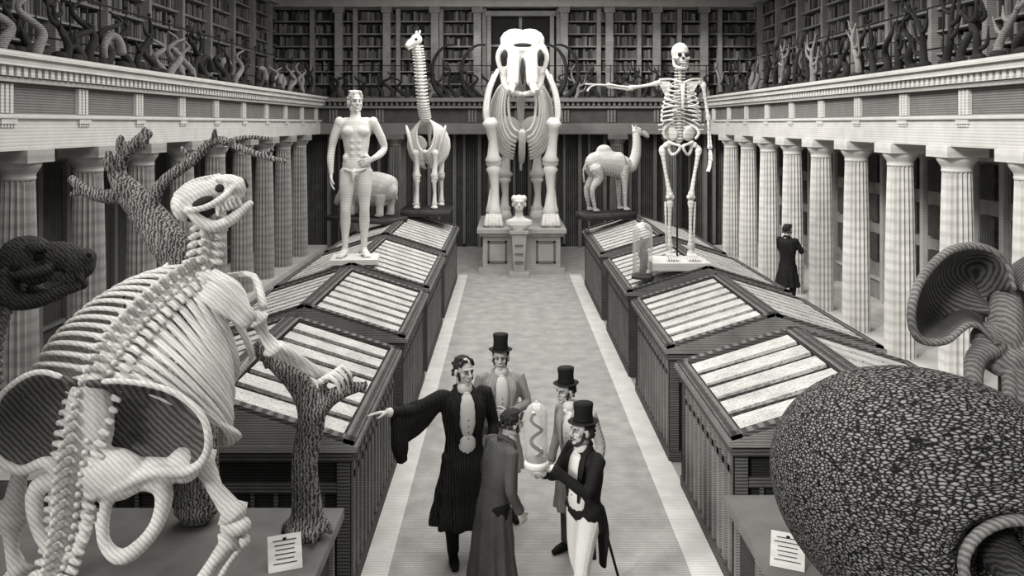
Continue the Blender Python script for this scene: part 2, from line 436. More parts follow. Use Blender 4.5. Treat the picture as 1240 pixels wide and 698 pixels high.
def table(x0,x1,y0,y1,z):
    b=MB(); b.box((x0-.05,y0-.05,z-.07),(x1+.05,y1+.05,z),1); b.box((x0+.03,y0+.03,0),(x1-.03,y1-.03,z-.07),0)
    b.box((x0,y0,0),(x1,y1,.12),1)
    n=int((y1-y0)/.5)
    for k in range(n+1):
        y=y0+(y1-y0-.08)*k/n
        for x in (x0,x1-.03): b.box((x,y,.1),(x+.03,y+.08,z-.07),1)
    n=6
    for k in range(n+1):
        x=x0+(x1-x0-.08)*k/n
        for y in (y0,y1-.03): b.box((x,y,.1),(x+.08,y+.03,z-.07),1)
    b.obj("specimen_table",[M_wood,M_woodB],False,origin=((x0+x1)/2,(y0+y1)/2,0))
table(-3.35,-1.2,3.2,5.75,1.0); table(1.62,4.5,3.2,5.95,1.0)
def card(x,y,rz,z=1.0):
    b=MB(); b.M=Matrix.Translation((x,y,z+.003))@Matrix.Rotation(rz,4,'Z')@Matrix.Rotation(-.5,4,'X')
    b.box((-.1,0,0),(.1,.006,.2),0)
    for k in range(6): 
        w=R(.05,.08) ; b.box((-w,-.003,.165-k*.025),(w,0,.170-k*.025),1)
    b.M=Matrix.Translation((x,y,z+.003))@Matrix.Rotation(rz,4,'Z')
    b.box((-.01,.08,0),(.01,.1,.16),1)
    b.obj("label_card",[M_card,M_black],False)
card(-1.34,4.98,.35); card(1.69,5.0,-.4)
# ------------------------------------------------------------------ megatherium skeleton
e=empty("giant_ground_sloth_skeleton",(-2.2,4.8,1.0))
SM=Matrix.Translation((2.2,-4.8,-1.0))
b=MB(); b.M=SM
sp=[(-2.47,4.25,1.10),(-2.43,4.45,1.28),(-2.39,4.5,1.50),(-2.366,4.52,1.74),(-2.32,4.55,2.04),(-2.26,4.68,2.34),(-2.15,4.85,2.54),(-2.03,5.0,2.68),(-1.905,5.15,2.80),(-1.87,5.17,2.93),(-1.865,5.12,3.05),(-1.84,5.08,3.12)]
S=cr(sp,6)
cum=[0]
for i in range(1,len(S)): cum.append(cum[-1]+(S[i]-S[i-1]).length)
def at(d):
    d=max(0,min(d,cum[-1]-1e-5))
    for i in range(1,len(S)):
        if cum[i]>=d:
            t=(d-cum[i-1])/(cum[i]-cum[i-1]); return S[i-1].lerp(S[i],t)
TL=cum[-1]; b.tube([at(TL*i/50) for i in range(51)],[.045+.03*math.sin(pi*min(1,i/50*1.1)) for i in range(51)],8,0)
nv=44
back=V((-.08,-.60,.72))
for i in range(nv):
    d=TL*(i+.5)/nv; p=at(d); T=(at(d+.03)-at(d-.03)).normalized()
    N=(back-T*back.dot(T)).normalized(); Lt=T.cross(N).normalized()
    f=i/nv; sz=.052+.032*math.sin(pi*min(1,max(0,f*1.05)))
    rot=Matrix((Lt,N,T)).transposed()
    if f<.85:
        b.ell(p,(sz*1.05,sz,TL/nv*.42),0,rot,10,6)
        tl=sz*1.0
        b.tube([p+N*sz*.5,p+N*(sz+tl*.6)-T*.01,p+N*(sz+tl)-T*.03],[(.016,.022),(.014,.022),(.013,.02)],6,0,up=T)
        for s in (-1,1):
            b.tube([p+Lt*s*sz*.6+N*.01,p+Lt*s*(sz*1.5)+N*.03-T*.005,p+Lt*s*(sz*2.0)+N*.02-T*.015],[.026,.020,.016],7,0)
            b.ell(p+Lt*s*(sz*.9)+N*(sz*.7),(.020,.020,.018),0,None,7,5)
cR=[]
for i in range(14):
    f=i/13; d=TL*(.535+.315*f); p=at(d); T=(at(d+.03)-at(d-.03)).normalized()
    N=(back-T*back.dot(T)).normalized()
    Lt=V((.86,-.20,-.28)); Lt=(Lt-T*Lt.dot(T)*.7); Lt=(Lt-N*Lt.dot(N)*.6).normalized()
    a=.60-.20*f**2; bb=.50-.14*f
    tm=2.2-.25*f
    for s in (-1,1):
        pts=[]
        aa=a*(1.0 if s>0 else 1.18)
        for k in range(13):
            t=tm*k/12
            pts.append(p+Lt*s*(aa*math.sin(min(t,2.4)))-N*(bb*(1-math.cos(t)))-T*((.08+.12*f)*math.sin(t*.7))+N*.02)
        b.tube(pts,[(.024+.008*math.sin(pi*k/12),.014) for k in range(13)],8,0,sub=2)
        if s==1: cR.append(pts[-1])
b.tube(cR,.022,7,0)
b.obj("spine_and_ribs",[M_bone],parent=e)
b=MB(); b.M=SM
C=V((-2.31,4.50,2.10))
rimR=[(.03,.20),(.25,.20),(.48,.14),(.64,.0),(.67,-.18),(.58,-.29),(.37,-.30),(.16,-.38)]
rimL=[(-.02,.20),(-.26,.24),(-.46,.13),(-.58,-.05),(-.55,-.23),(-.38,-.31),(-.20,-.25),(-.09,-.36)]
rims=[]
for rim,dy in ((rimR,0),(rimL,.10)):
    P=cr([C+V((x,-.04+dy*abs(x)*1.5+.08*abs(x),z)) for x,z in rim],5); rims.append(P)
    n=len(P)-1
    c0=C+V((.06 if rim is rimR else -.06,.06,-.08))
    def fn(u,v,P=P,c0=c0,n=n):
        q=P[min(n,round(u*n))]; r=c0.lerp(q,v); return r+V((0,.13*math.sin(pi*min(1,v))**.8*min(1,(q-c0).length*2),0))
    b.grid(fn,n,12,0)
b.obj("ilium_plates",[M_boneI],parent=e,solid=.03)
b=MB(); b.M=SM
for P in rims:
    n=len(P)-3
    b.tube(P[2:],[.018+.024*(i/n)**2 for i in range(len(P)-2)],10,0)
b.ell((-2.30,4.54,2.06),(.14,.09,.28),0); b.ell((-2.18,4.52,1.78),(.22,.09,.15),0); b.ell((-2.42,4.58,1.80),(.12,.08,.14),0)
b.ell((-1.98,4.56,1.78),(.22,.09,.08),0); b.ell((-1.80,4.60,1.80),(.10,.10,.10),0)
for ox,s in ((-2.02,1),(-2.46,-1)):
    loop=[(ox-.10*s,4.54,1.76),(ox+.12*s,4.54,1.70),(ox+.10*s,4.50,1.50),(ox-.05*s,4.46,1.36),(ox-.16*s,4.46,1.44),(ox-.17*s,4.50,1.62),(ox-.10*s,4.54,1.76)]
    b.tube(loop,[.06,.055,.04,.045,.035,.035,.06],9,0,sub=4)
b.obj("pelvis",[M_bone],parent=e,vox=.011,sm=4)
b=MB(); b.M=SM
def big(a,c,r): b.bone(a,c,r,1.8,0,12)
big((-1.74,4.66,1.82),(-1.54,4.66,1.48),.052); b.ell((-1.78,4.64,1.83),.07); b.ell((-1.53,4.64,1.44),(.09,.07,.055))
big((-1.56,4.64,1.37),(-1.72,4.56,1.12),.040); b.bone((-1.48,4.66,1.36),(-1.64,4.60,1.12),.024)
b.ell((-1.74,4.50,1.075),(.10,.18,.065))
for k in range(3):
    x=-1.81+k*.08; b.tube([(x,4.4,1.07),(x,4.25,1.09),(x-.02,4.12,1.04)],[.035,.03,.012],8,0,sub=3)
big((-2.78,4.80,1.82),(-2.88,4.80,1.45),.055); b.ell((-2.88,4.78,1.42),(.1,.09,.08)); big((-2.88,4.78,1.38),(-2.80,4.72,1.12),.045); b.ell((-2.80,4.62,1.075),(.11,.2,.065))
for k in range(3):
    x=-2.88+k*.08; b.tube([(x,4.5,1.07),(x,4.38,1.09),(x,4.26,1.04)],[.04,.035,.012],8,0,sub=3)
b.tube([(-1.86,5.05,2.74),(-1.70,4.98,2.66),(-1.56,4.98,2.50)],[(.10,.016),(.11,.02),(.05,.03)],12,0,sub=4,up=(-.1,-.7,.6))
b.tube([(-1.86,5.0,2.79),(-1.68,4.93,2.73),(-1.53,4.96,2.54)],[.018,.022,.03],8,0,sub=4)
b.tube([(-2.18,5.3,2.74),(-2.32,5.35,2.62),(-2.4,5.4,2.45)],[(.09,.016),(.10,.02),(.05,.03)],12,0,sub=4,up=(-.1,-.7,.6))
b.tube([(-1.80,5.3,2.72),(-1.60,5.2,2.74),(-1.50,5.06,2.58)],[.022,.02,.03],8,0,sub=3)
big((-1.53,5.02,2.52),(-1.44,5.10,2.30),.040)
b.tube([(-1.43,5.10,2.30),(-1.34,5.2,2.20),(-1.20,5.26,2.10)],[.045,.030,.034],9,0,sub=3)
b.tube([(-1.40,5.08,2.33),(-1.28,5.16,2.22),(-1.17,5.22,2.12)],[.026,.020,.024],8,0,sub=3)
for k in range(4):
    o=V((-1.17+.02*k,5.2,2.08+.012*k)); b.ell(o,(.03,.026,.022))
    b.tube([o,o+V((.06,-.05+.03*k,.04)),o+V((.11,-.05+.03*k,-.01)),o+V((.12,-.03+.03*k,-.07))],[.018,.016,.012,.006],7,0,sub=3)
big((-2.4,5.4,2.45),(-2.5,5.5,2.2),.045)
b.obj("limb_bones",[M_bone],parent=e)
# skull: long low cranium, zygomatic arch, deep short jaw
b=MB(); sk=SM@Matrix.Translation((-1.80,5.05,3.25))@Matrix.Rotation(-.38,4,'Y')@Matrix.Rotation(.30,4,'Z')
b.M=sk
b.ell((-.09,0,.03),(.145,.100,.100)); b.ell((-.20,0,.01),(.05,.085,.085)); b.ell((.06,0,.035),(.13,.075,.080)); b.ell((.15,0,.01),(.06,.065,.065))
b.tube([(-.20,0,.10),(-.08,0,.135),(.08,0,.115)],[.012,.016,.012],7,0,sub=3)
for s in (-1,1):
    b.tube([(-.17,.09*s,-.02),(-.06,.135*s,-.045),(.05,.125*s,-.03),(.12,.07*s,.01)],[.018,.020,.024,.022],8,0,sub=3)
    b.tube([(.02,.128*s,-.03),(-.01,.13*s,-.12)],[.022,.010],8)
    b.tube([(.06,.06*s,.09),(.10,.085*s,.06),(.09,.09*s,.0)],[.016,.014,.016],7,0,sub=3)
    b.tube([(-.15,.08*s,-.02),(-.12,.085*s,-.10),(-.05,.08*s,-.17),(.05,.06*s,-.165),(.13,.035*s,-.135),(.19,.01*s,-.115)],[.028,.036,.038,.034,.026,.022],9,0,sub=3)
b.ell((.09,0,-.045),(.09,.05,.035))
b.obj("skull",[M_bone],parent=e,vox=.007,sm=2)
b=MB(); b.M=sk
for s in (-1,1):
    b.ell((.055,.068*s,.035),(.028,.018,.026),0); b.ell((-.06,.090*s,-.005),(.065,.020,.028),0)
    for k in range(5): b.tube([(.03+k*.025,.052*s,-.06),(.03+k*.025,.054*s,-.105)],.010,6,1)
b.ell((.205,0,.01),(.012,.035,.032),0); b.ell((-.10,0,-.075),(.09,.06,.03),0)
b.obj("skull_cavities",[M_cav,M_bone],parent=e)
b=MB(); b.M=SM
for k in range(6):
    p=V((-1.89+.008*k,5.15,2.86+.052*k))
    b.ell(p,(.062,.06,.024))
    for s in (-1,1): b.ell(p+V((.078*s,-.02,-.012)),(.046,.03,.020),0,Matrix.Rotation(.45*s,3,'Y'))
    b.ell(p+V((0,-.07,.0)),(.022,.04,.018))
b.obj("neck_vertebrae",[M_bone],parent=e)
# ------------------------------------------------------------------ trees
def bumps(b,pts,r,n,m=0):
    P=cr(pts,8)
    for _ in range(n):
        i=random.randrange(len(P)); a=R(0,6.28); q=P[i]
        b.ell(q+V((math.cos(a)*r*.8,math.sin(a)*r*.8,0)),(r*.35,r*.35,r*.8),m,None,7,5)
b=MB()
t1=[(-1.31,5.38,1.07),(-1.31,5.38,1.2),(-1.32,5.36,1.5),(-1.27,5.34,1.83),(-1.36,5.34,2.03),(-1.50,5.32,2.17),(-1.58,5.36,2.25)]
b.tube(t1,[.14,.10,.085,.09,.08,.06,.05],12,0,sub=5); bumps(b,t1[1:],.07,14)
t=[(-1.27,5.34,1.80),(-1.15,5.3,1.93),(-1.03,5.28,2.0),(-.92,5.28,2.02)]
b.tube(t,[.075,.055,.045,.03],10,0,sub=4); bumps(b,t,.045,6)
b.tube([(-1.05,5.28,1.99),(-1.02,5.26,2.08),(-.98,5.25,2.10)],[.03,.025,.015],8,0,sub=3)
b.tube([(-1.16,5.3,1.93),(-1.18,5.25,2.04),(-1.12,5.2,2.1)],[.035,.03,.02],8,0,sub=3)
for k in range(6):
    a=k*1.05; b.tube([(-1.31,5.38,1.15),(-1.31+.12*math.cos(a),5.38+.12*math.sin(a),1.08),(-1.31+.16*math.cos(a),5.38+.16*math.sin(a),1.03)],[.06,.04,.015],7,0,sub=3)
b.obj("tree_trunk",[M_bark],origin=(-1.31,5.38,1.0),vox=.011,sm=2)
b=MB()
t2=[(-2.1,5.58,1.09),(-2.1,5.6,1.6),(-2.12,5.6,2.3),(-2.22,5.6,2.75),(-2.38,5.6,3.0),(-2.54,5.6,3.2),(-2.65,5.6,3.36),(-2.59,5.6,3.5),(-2.44,5.6,3.64)]
b.tube(t2,[.15,.13,.13,.13,.12,.095,.062,.045,.04],12,0,sub=5); bumps(b,t2[1:],.10,14)
for t,r in (([(-2.56,5.6,3.22),(-2.72,5.58,3.21),(-2.86,5.58,3.25),(-2.95,5.58,3.33)],(.06,.05,.04,.03)),
    ([(-2.86,5.58,3.25),(-2.95,5.58,3.22)],(.03,.02)),
    ([(-2.64,5.6,3.36),(-2.70,5.58,3.48)],(.03,.015)),
    ([(-2.44,5.6,3.05),(-2.35,5.58,3.28),(-2.13,5.56,3.45),(-1.96,5.55,3.59),(-1.76,5.5,3.53),(-1.62,5.5,3.48),(-1.48,5.5,3.45)],(.055,.042,.038,.030,.026,.022,.016)),
    ([(-1.98,5.55,3.58),(-1.95,5.5,3.66)],(.024,.014)),
    ([(-1.90,5.5,3.57),(-1.74,5.5,3.61),(-1.58,5.5,3.60)],(.022,.018,.014)),
    ([(-1.66,5.5,3.49),(-1.56,5.5,3.53)],(.018,.012)),
    ([(-2.13,5.56,3.45),(-2.2,5.56,3.54)],(.024,.014))):
    b.tube(t,list(r),9,0,sub=4)
b.obj("tree_trunk",[M_bark],origin=(-2.2,5.6,1.0),vox=.009,sm=1)
# ------------------------------------------------------------------ dark fossil head at left
e=empty("mounted_hippopotamus_skull",(-3.6,5.95,0))
b=MB(); b.M=Matrix.Translation((-3.34+3.6,.0,2.66))@Matrix.Rotation(.06,4,'Y')
b.ell((-.12,0,.06),(.22,.15,.17)); b.ell((.10,0,.09),(.22,.11,.11)); b.ell((.26,0,.04),(.10,.12,.11)); b.ell((.30,0,.09),(.06,.10,.07))
b.tube([(-.22,-.13,-.02),(-.05,-.16,-.02),(.10,-.11,.02)],[.03,.03,.04],8,0,sub=3)
for s in (-1,1): b.tube([(-.20,.11*s,-.02),(-.16,.12*s,-.2),(0,.09*s,-.22),(.14,.06*s,-.15),(.26,.05*s,-.10)],[.05,.08,.055,.05,.05],9,0,sub=3)
b.ell((.0,-.12,.17),(.08,.04,.04)); b.ell((-.08,0,-.03),(.14,.1,.1)); b.ell((.22,0,-.04),(.08,.07,.03))
for k in range(7): b.tube([(.05+.035*k,-.085,-.02),(.05+.035*k,-.09,-.07)],.014,6,0)
b.tube([(.3,-.08,.0),(.33,-.09,-.06)],.02,6,0)
b.obj("skull",[M_boneD],parent=e,vox=.010,sm=2)
b=MB(); b.M=Matrix.Translation((-3.34+3.6,.0,2.66))
b.ell((.02,-.115,.10),(.035,.02,.03)); b.ell((-.12,-.165,.03),(.04,.012,.03)); b.ell((.34,-.04,.10),(.02,.03,.02))
b.obj("skull_cavities",[M_black],parent=e)
b=MB(); nk=[(.02,0,2.55),(-.10,0,2.35),(-.16,0,2.1),(-.16,0,1.8),(-.12,0,1.5)]
b.tube(nk,[.07,.06,.06,.06,.06],9,0,sub=4)
for q in cr(nk,5): b.ell(q,(.10,.09,.035),0); b.ell(q+V((.11,-.03,.0)),(.04,.03,.03))
b.tube([(-.12,0,1.5),(-.12,0,1.0)],.03,8,1); b.box((-.4,-.3,0),(.12,.3,1.0),1)
b.obj("neck_and_stand",[M_boneG,M_wood],parent=e)
# ------------------------------------------------------------------ glyptodon shell
e=empty("glyptodon_shell",(2.40,4.6,1.0))
b=MB(); rotY=Matrix.Rotation(.30,3,'Y')
op=V((-.06,-.93,.06)).normalized()
nu,nvv=96,64; vs=[]
for j in range(nvv+1):
    ph=-pi/2+pi*j/nvv
    for i in range(nu):
        th=2*pi*i/nu; d=V((math.cos(ph)*math.cos(th),math.cos(ph)*math.sin(th),math.sin(ph)))
        p=V((d.x*.92,d.y*.86,d.z*.69)); 
        g=d.angle(op) if d.length>0 else 3
        if g<.34: p=p*(.55+.45*(g/.34)**3)
        elif g<.46: p=p*(1+.045*math.sin(pi*(g-.34)/.12))
        p=rotY@p
        if p.z<-.50: p.z=-.50+(p.z+.50)*.3
        vs.append(p+V((0,0,.60)))
fs=[(j*nu+i,j*nu+(i+1)%nu,(j+1)*nu+(i+1)%nu,(j+1)*nu+i) for j in range(nvv) for i in range(nu)]
b.add(vs,fs,0); b.obj("carapace",[M_shell],parent=e)
b=MB(); oc=rotY@V((op.x*.92,op.y*.82,op.z*.69))+V((0,0,.60))
pts=[oc+V((.255*math.cos(t),.03,.21*math.sin(t))) for t in [2*pi*k/24 for k in range(25)]]
b.tube(pts,.028,8,0); b.tube([oc+V((0,.3,0)),oc+V((0,.1,-.03)),oc+V((0,-.04,-.10))],[.12,.10,.06],12,1,sub=3)
for x,y in ((-.35,-.3),(.35,-.3),(-.35,.35),(.35,.35)): b.tube([(x,y,.03),(x,y,.2)],.06,9,1)
b.obj("rim_and_tail",[M_boneG,M_boneD],parent=e)
# ------------------------------------------------------------------ large pelvis at right
e=empty("fossil_pelvis",(3.38,5.6,1.0))
def wing(b,s):
    c=V((.10*s,0,1.42)); rim=[(.03,1.60),(.10,1.80),(.27,1.89),(.48,1.86),(.66,1.68),(.73,1.46),(.68,1.29),(.50,1.27),(.32,1.38),(.14,1.25)]
    P=cr([V((x*s,-.14-.05*x,z)) for x,z in rim],5); n=len(P)-1
    def fn(u,v): 
        q=P[min(n,round(u*n))]; r=c.lerp(q,v); return r+V((0,.26*math.sin(pi*v)**.8*min(1,(q-c).length*2.5),0))
    b.grid(fn,n,12,0); return P
b=MB(); PL=[wing(b,s) for s in (-1,1)]
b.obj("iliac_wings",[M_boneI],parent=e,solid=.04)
b=MB()
for P in PL: b.tube(P,[.018+.014*math.sin(pi*i/(len(P)-1)) for i in range(len(P))],9,0)
b.ell((0,0,1.35),(.12,.12,.28)); b.ell((0,.0,1.12),(.18,.12,.14)); b.ell((-.14,-.02,1.24),(.11,.1,.12)); b.ell((.14,-.02,1.24),(.11,.1,.12))
for s in (-1,1): b.tube([(.10*s,-.05,1.22),(.26*s,-.1,1.14),(.28*s,-.12,.95),(.18*s,-.12,.80),(.05*s,-.1,.86),(.03*s,-.08,1.05)],[.08,.07,.055,.05,.045,.05],9,0,sub=4)
b.obj("sacrum",[M_boneG],parent=e,vox=.012,sm=2)
b=MB(); b.tube([(0,.05,.03),(0,.05,1.1)],.025,8,0); b.lathe([(.2,0),(.2,.04),(.05,.07),(.03,.1)],(0,.05,0),20)
b.obj("iron_support",[M_iron],parent=e)
# ------------------------------------------------------------------ elephant skeleton on pedestal
b=MB()
b.box((-.72,20.35,0),(1.40,23.3,.12),0); b.box((-.62,20.45,.12),(1.30,23.2,.92),0); b.box((-.70,20.37,.92),(1.38,23.28,1.0),0); b.box((-.76,20.3,1.0),(1.44,23.34,1.1),0)
for x0,x1 in ((-.5,-.02),(.7,1.18)):
    for a,c in (((x0,.25),(x1,.30)),((x0,.75),(x1,.80)),((x0,.25),(x0+.05,.80)),((x1-.05,.25),(x1,.80))): b.box((a[0],20.42,a[1]),(c[0],20.46,c[1]),1)
b.obj("pedestal",[M_ped,M_entD],False,origin=(.34,21.8,0))
e=empty("elephant_skeleton",(.36,20.95,1.105))
b=MB()
for s in (-1,1):
    b.tube([(.72*s,-.10,0.02),(.72*s,-.05,.10),(.72*s,.02,.30)],[(.27,.24),(.25,.22),.16],14,0)
    for k in range(5): b.tube([(.72*s-.16+.08*k,-.16,.30),(.72*s-.19+.095*k,-.28,.05)],[.045,.06],7,0)
    b.bone((.70*s,.02,.28),(.72*s,.12,1.5),.125,1.6,0,12); b.bone((.84*s,.08,.30),(.70*s,.16,1.66),.07,1.4)
    b.ell((.72*s,.12,1.60),(.21,.18,.16)); b.bone((.72*s,.1,1.62),(.80*s,-.02,2.66),.14,1.6,0,12)
    b.tube([(.86*s,.02,2.50),(.92*s,.15,2.9),(.84*s,.4,3.5),(.62*s,.55,4.0)],[(.12,.06),(.24,.07),(.30,.07),(.14,.05)],12,0,sub=4,up=(s*.95,-.3,0))
    b.tube([(.90*s,-.05,2.6),(.93*s,.02,3.1),(.74*s,.3,3.85)],[.06,.05,.04],8,0,sub=3)
    b.tube([(.45*s,1.95,0.02),(.45*s,1.98,.22)],[.22,.16],10,0); b.bone((.45*s,1.98,.2),(.45*s,1.9,1.1),.11); b.bone((.45*s,1.9,1.15),(.42*s,2.05,2.15),.14)
    b.ell((.38*s,2.05,2.4),(.40,.12,.42),0,Matrix.Rotation(-.5*s,3,'Y'))
b.tube([(0,.1,3.80),(0,.6,3.75),(0,1.2,3.7),(0,1.8,3.3),(0,2.1,2.8),(0,2.2,2.0),(0,2.2,1.3)],[.14,.13,.13,.12,.10,.06,.04],9,0,sub=4)
for k in range(16):
    y=.15+k*.11; z=3.75; b.tube([(0,y,z),(0,y+.06,z+.32-.012*k)],[.04,.03],6,0)
NR=12
for i in range(NR):
    f=i/(NR-1); y=-.15+1.7*f; a=.30+.50*min(1,f*1.5)**.8; zt=3.70+.12*f; hh=1.30+.85*min(1,f*1.5)**.8
    for s in (-1,1):
        pts=[]
        for k in range(13):
            t=k/12*pi*(.95 if i<8 else .85); pts.append((s*(a*math.sin(t)**.75+.04),y+.10*math.sin(t)-.08,zt-hh/2*(1-math.cos(t))))
        b.tube(pts,[(.048,.034)]*13,7,0)
b.tube([(0,-.25,2.40),(0,.2,1.85),(0,.9,1.60)],[.09,.09,.08],8,0,sub=2)
for k in range(5): b.ell((0,-.25+.07*k,3.98-.05*k),(.19,.06,.14))
b.obj("body_bones",[M_boneF],parent=e)
b=MB(); b.M=Matrix.Translation((0,-.55,4.16))
for s in (-1,1): b.ell((.18*s,.12,.50),(.38,.34,.30))
b.ell((0,.05,.28),(.52,.32,.34)); b.ell((0,.05,-.05),(.40,.24,.38))
for s in (-1,1):
    b.tube([(.22*s,-.16,.16),(.22*s,-.26,-.20),(.24*s,-.32,-.58)],[.16,.155,.15],12,0,sub=3)
    b.tube([(.48*s,-.05,.36),(.60*s,-.03,.12),(.56*s,.02,-.15),(.44*s,.05,-.35)],[.08,.07,.065,.065],8,0,sub=3)
    b.tube([(.46*s,.12,-.20),(.42*s,.08,-.56),(.28*s,-.1,-.78),(.04*s,-.22,-.84)],[.11,.11,.09,.07],9,0,sub=3)
b.ell((0,-.20,.24),(.28,.10,.06))
b.obj("skull",[M_boneF],parent=e,vox=.028,sm=2)
b=MB(); b.M=Matrix.Translation((0,-.55,4.16))
b.ell((0,-.20,.36),(.24,.12,.055),1); b.ell((.43,-.20,.12),(.06,.10,.14),1); b.ell((-.43,-.20,.12),(.06,.10,.14),1); b.ell((0,-.24,-.28),(.045,.14,.34),1)
for s in (-1,1): b.tube([(.24*s,-.33,-.56),(.28*s,-.45,-.74),(.32*s,-.62,-.82),(.33*s,-.80,-.74)],[.10,.09,.075,.04],10,0,sub=4)
b.obj("tusks_and_cavities",[M_boneF,M_cav],parent=e)
# herm with bust
e=empty("portrait_bust",(.27,19.98,0))
b=MB(); b.box((-.24,-.2,0),(.24,.2,.12)); b.hexa([(-.12,-.1,.12),(.12,-.1,.12),(.12,.1,.12),(-.12,.1,.12),(-.18,-.15,1.05),(.18,-.15,1.05),(.18,.15,1.05),(-.18,.15,1.05)]); b.box((-.23,-.19,1.05),(.23,.19,1.13))
for z in (.35,.55,.75): b.box((-.1,-.15,z),(.1,-.1,z+.04),1)
b.obj("herm_pillar",[M_ped,M_entD],False,parent=e)
b=MB(); BM=Matrix.Translation((0,0,1.13))@Matrix.Scale(1.28,4)@Matrix.Translation((0,0,-1.2)); b.M=BM
b.tube([(0,0,1.2),(0,0,1.30),(0,0,1.38),(0,0,1.43)],[(.12,.1),(.26,.13),(.25,.12),(.12,.09)],14,0,up=(0,1,0)); b.tube([(0,0,1.38),(0,0,1.58)],[.085,.07],10)
b.ell((0,0,1.72),(.12,.14,.15)); b.ell((0,-.05,1.63),(.085,.09,.10)); b.ell((0,-.15,1.67),(.022,.035,.045)); b.ell((0,-.115,1.745),(.08,.03,.018)); b.ell((0,-.13,1.60),(.035,.025,.012))
for s in (-1,1): b.ell((.12*s,0,1.68),(.02,.035,.045)); b.ell((.09*s,.02,1.79),(.06,.1,.07))
b.obj("bust",[M_marble],parent=e,vox=.011,sm=1)
b=MB(); b.M=BM
for s in (-1,1): b.ell((.042*s,-.118,1.71),(.018,.02,.008))
b.obj("carved_eyes",[M_entD],parent=e)
# ------------------------------------------------------------------ giraffe skeleton
e=empty("giraffe_skeleton",(-1.85,18.9,1.78),0)
b=MB()
b.box((-.55,-.55,-.15),(.55,.55,.0),1)
for s in (-1,1):
    for y,tw in ((-.32,.20),(.38,.30)):
        b.bone((tw*s,y,.08),(tw*s*.95,y+(.0 if y<0 else .08),.68),.045,1.6); b.ell((tw*s,y,.70),.08); b.bone((tw*s*.95,y,.72),(tw*s*1.1,y,1.30),.06,1.6); b.ell((tw*s,y-.03,.04),(.08,.11,.05))
    b.ell((.36*s,-.25,1.55),(.05,.18,.36),0,Matrix.Rotation(.25*s,3,'Y')); b.ell((.25*s,.4,1.45),(.22,.08,.2),0,Matrix.Rotation(-.5*s,3,'Y'))
for i in range(11):
    f=i/10; y=-.46+.9*f; a=.20+.28*min(1,f*1.3)
    for s in (-1,1):
        pts=[(s*a*math.sin(k/9*pi*.95)+0,y+.08*math.sin(k/9*pi),2.04-.10*f-(.38+.16*min(1,f*1.5))*(1-math.cos(k/9*pi*.93))) for k in range(10)]
        b.tube(pts,.026,6,0)
b.tube([(0,-.45,2.02),(0,0,2.02),(0,.5,1.85),(0,.6,1.4)],[.08,.07,.06,.02],8,0,sub=3)
b.tube([(0,-.46,1.3),(0,.2,1.02)],.05,7,0)
nk=cr([(0,-.45,2.04),(-.03,-.6,2.35),(-.07,-.65,2.8),(-.11,-.62,3.25),(-.16,-.60,3.62)],6)
b.tube(nk,[.065,.04],7,0)
for i,q in enumerate(nk): b.ell(q,(.115-.03*i/24,.09,.042)); b.ell(q+V((.10,0,.02)),(.045,.03,.022)); b.ell(q+V((-.10,0,.02)),(.045,.03,.022))
b.M=Matrix.Translation((-.2,-.62,3.76))@Matrix.Rotation(.7,4,'Z')
b.ell((.03,0,.03),(.14,.11,.12)); b.tube([(0,0,0),(-.12,-.02,-.05),(-.24,-.03,-.14)],[.11,.085,.06],9,0,sub=3); b.tube([(.05,0,-.06),(-.08,0,-.14),(-.20,-.02,-.20)],[.04,.035,.025],7,0,sub=3)
for s in (-1,1): b.tube([(.05,.05*s,.1),(.08,.07*s,.22)],[.03,.022],7,0)
b.ell((-.04,-.09,.02),(.04,.03,.035),2); b.ell((-.04,.09,.02),(.04,.03,.035),2)
b.obj("bones",[M_boneF,M_wood,M_cav],parent=e)
# pale stuffed quadruped beside giraffe
e=empty("stuffed_rhinoceros",(-2.98,17.9,1.70),-.5,.95); b=MB()
b.tube([(.62,0,.55),(.48,0,.60),(.1,0,.62),(-.32,0,.60),(-.55,0,.56)],[(.16,.20),(.34,.36),(.37,.40),(.33,.37),(.18,.22)],18,0,sub=4,up=(0,0,1))
b.tube([(-.50,0,.58),(-.72,0,.50),(-.88,0,.36),(-.98,0,.26)],[(.2,.22),(.15,.17),(.12,.13),(.09,.09)],12,0,sub=4,up=(0,0,1))
b.tube([(-.94,0,.33),(-.98,0,.44)],[.04,.012],8)
for s in (-1,1):
    b.ell((-.66,.12*s,.68),(.03,.04,.07))
    for x in (-.38,.42): b.tube([(x,.2*s,.5),(x,.2*s,.25),(x,.2*s,.05)],[.15,.09,.09],10,0,sub=2); b.ell((x-.02,.2*s,.05),(.11,.10,.045))
b.tube([(.7,0,.65),(.76,0,.4)],[.03,.015],7)
b.obj("body",[M_camel],parent=e,vox=.02,sm=2)
b=MB()
for s in (-1,1): b.ell((-.80,.125*s,.47),(.02,.012,.018))
b.box((-1.0,-.4,-.12),(.75,.4,0),1); b.obj("eyes_and_base",[M_black,M_wood],parent=e)
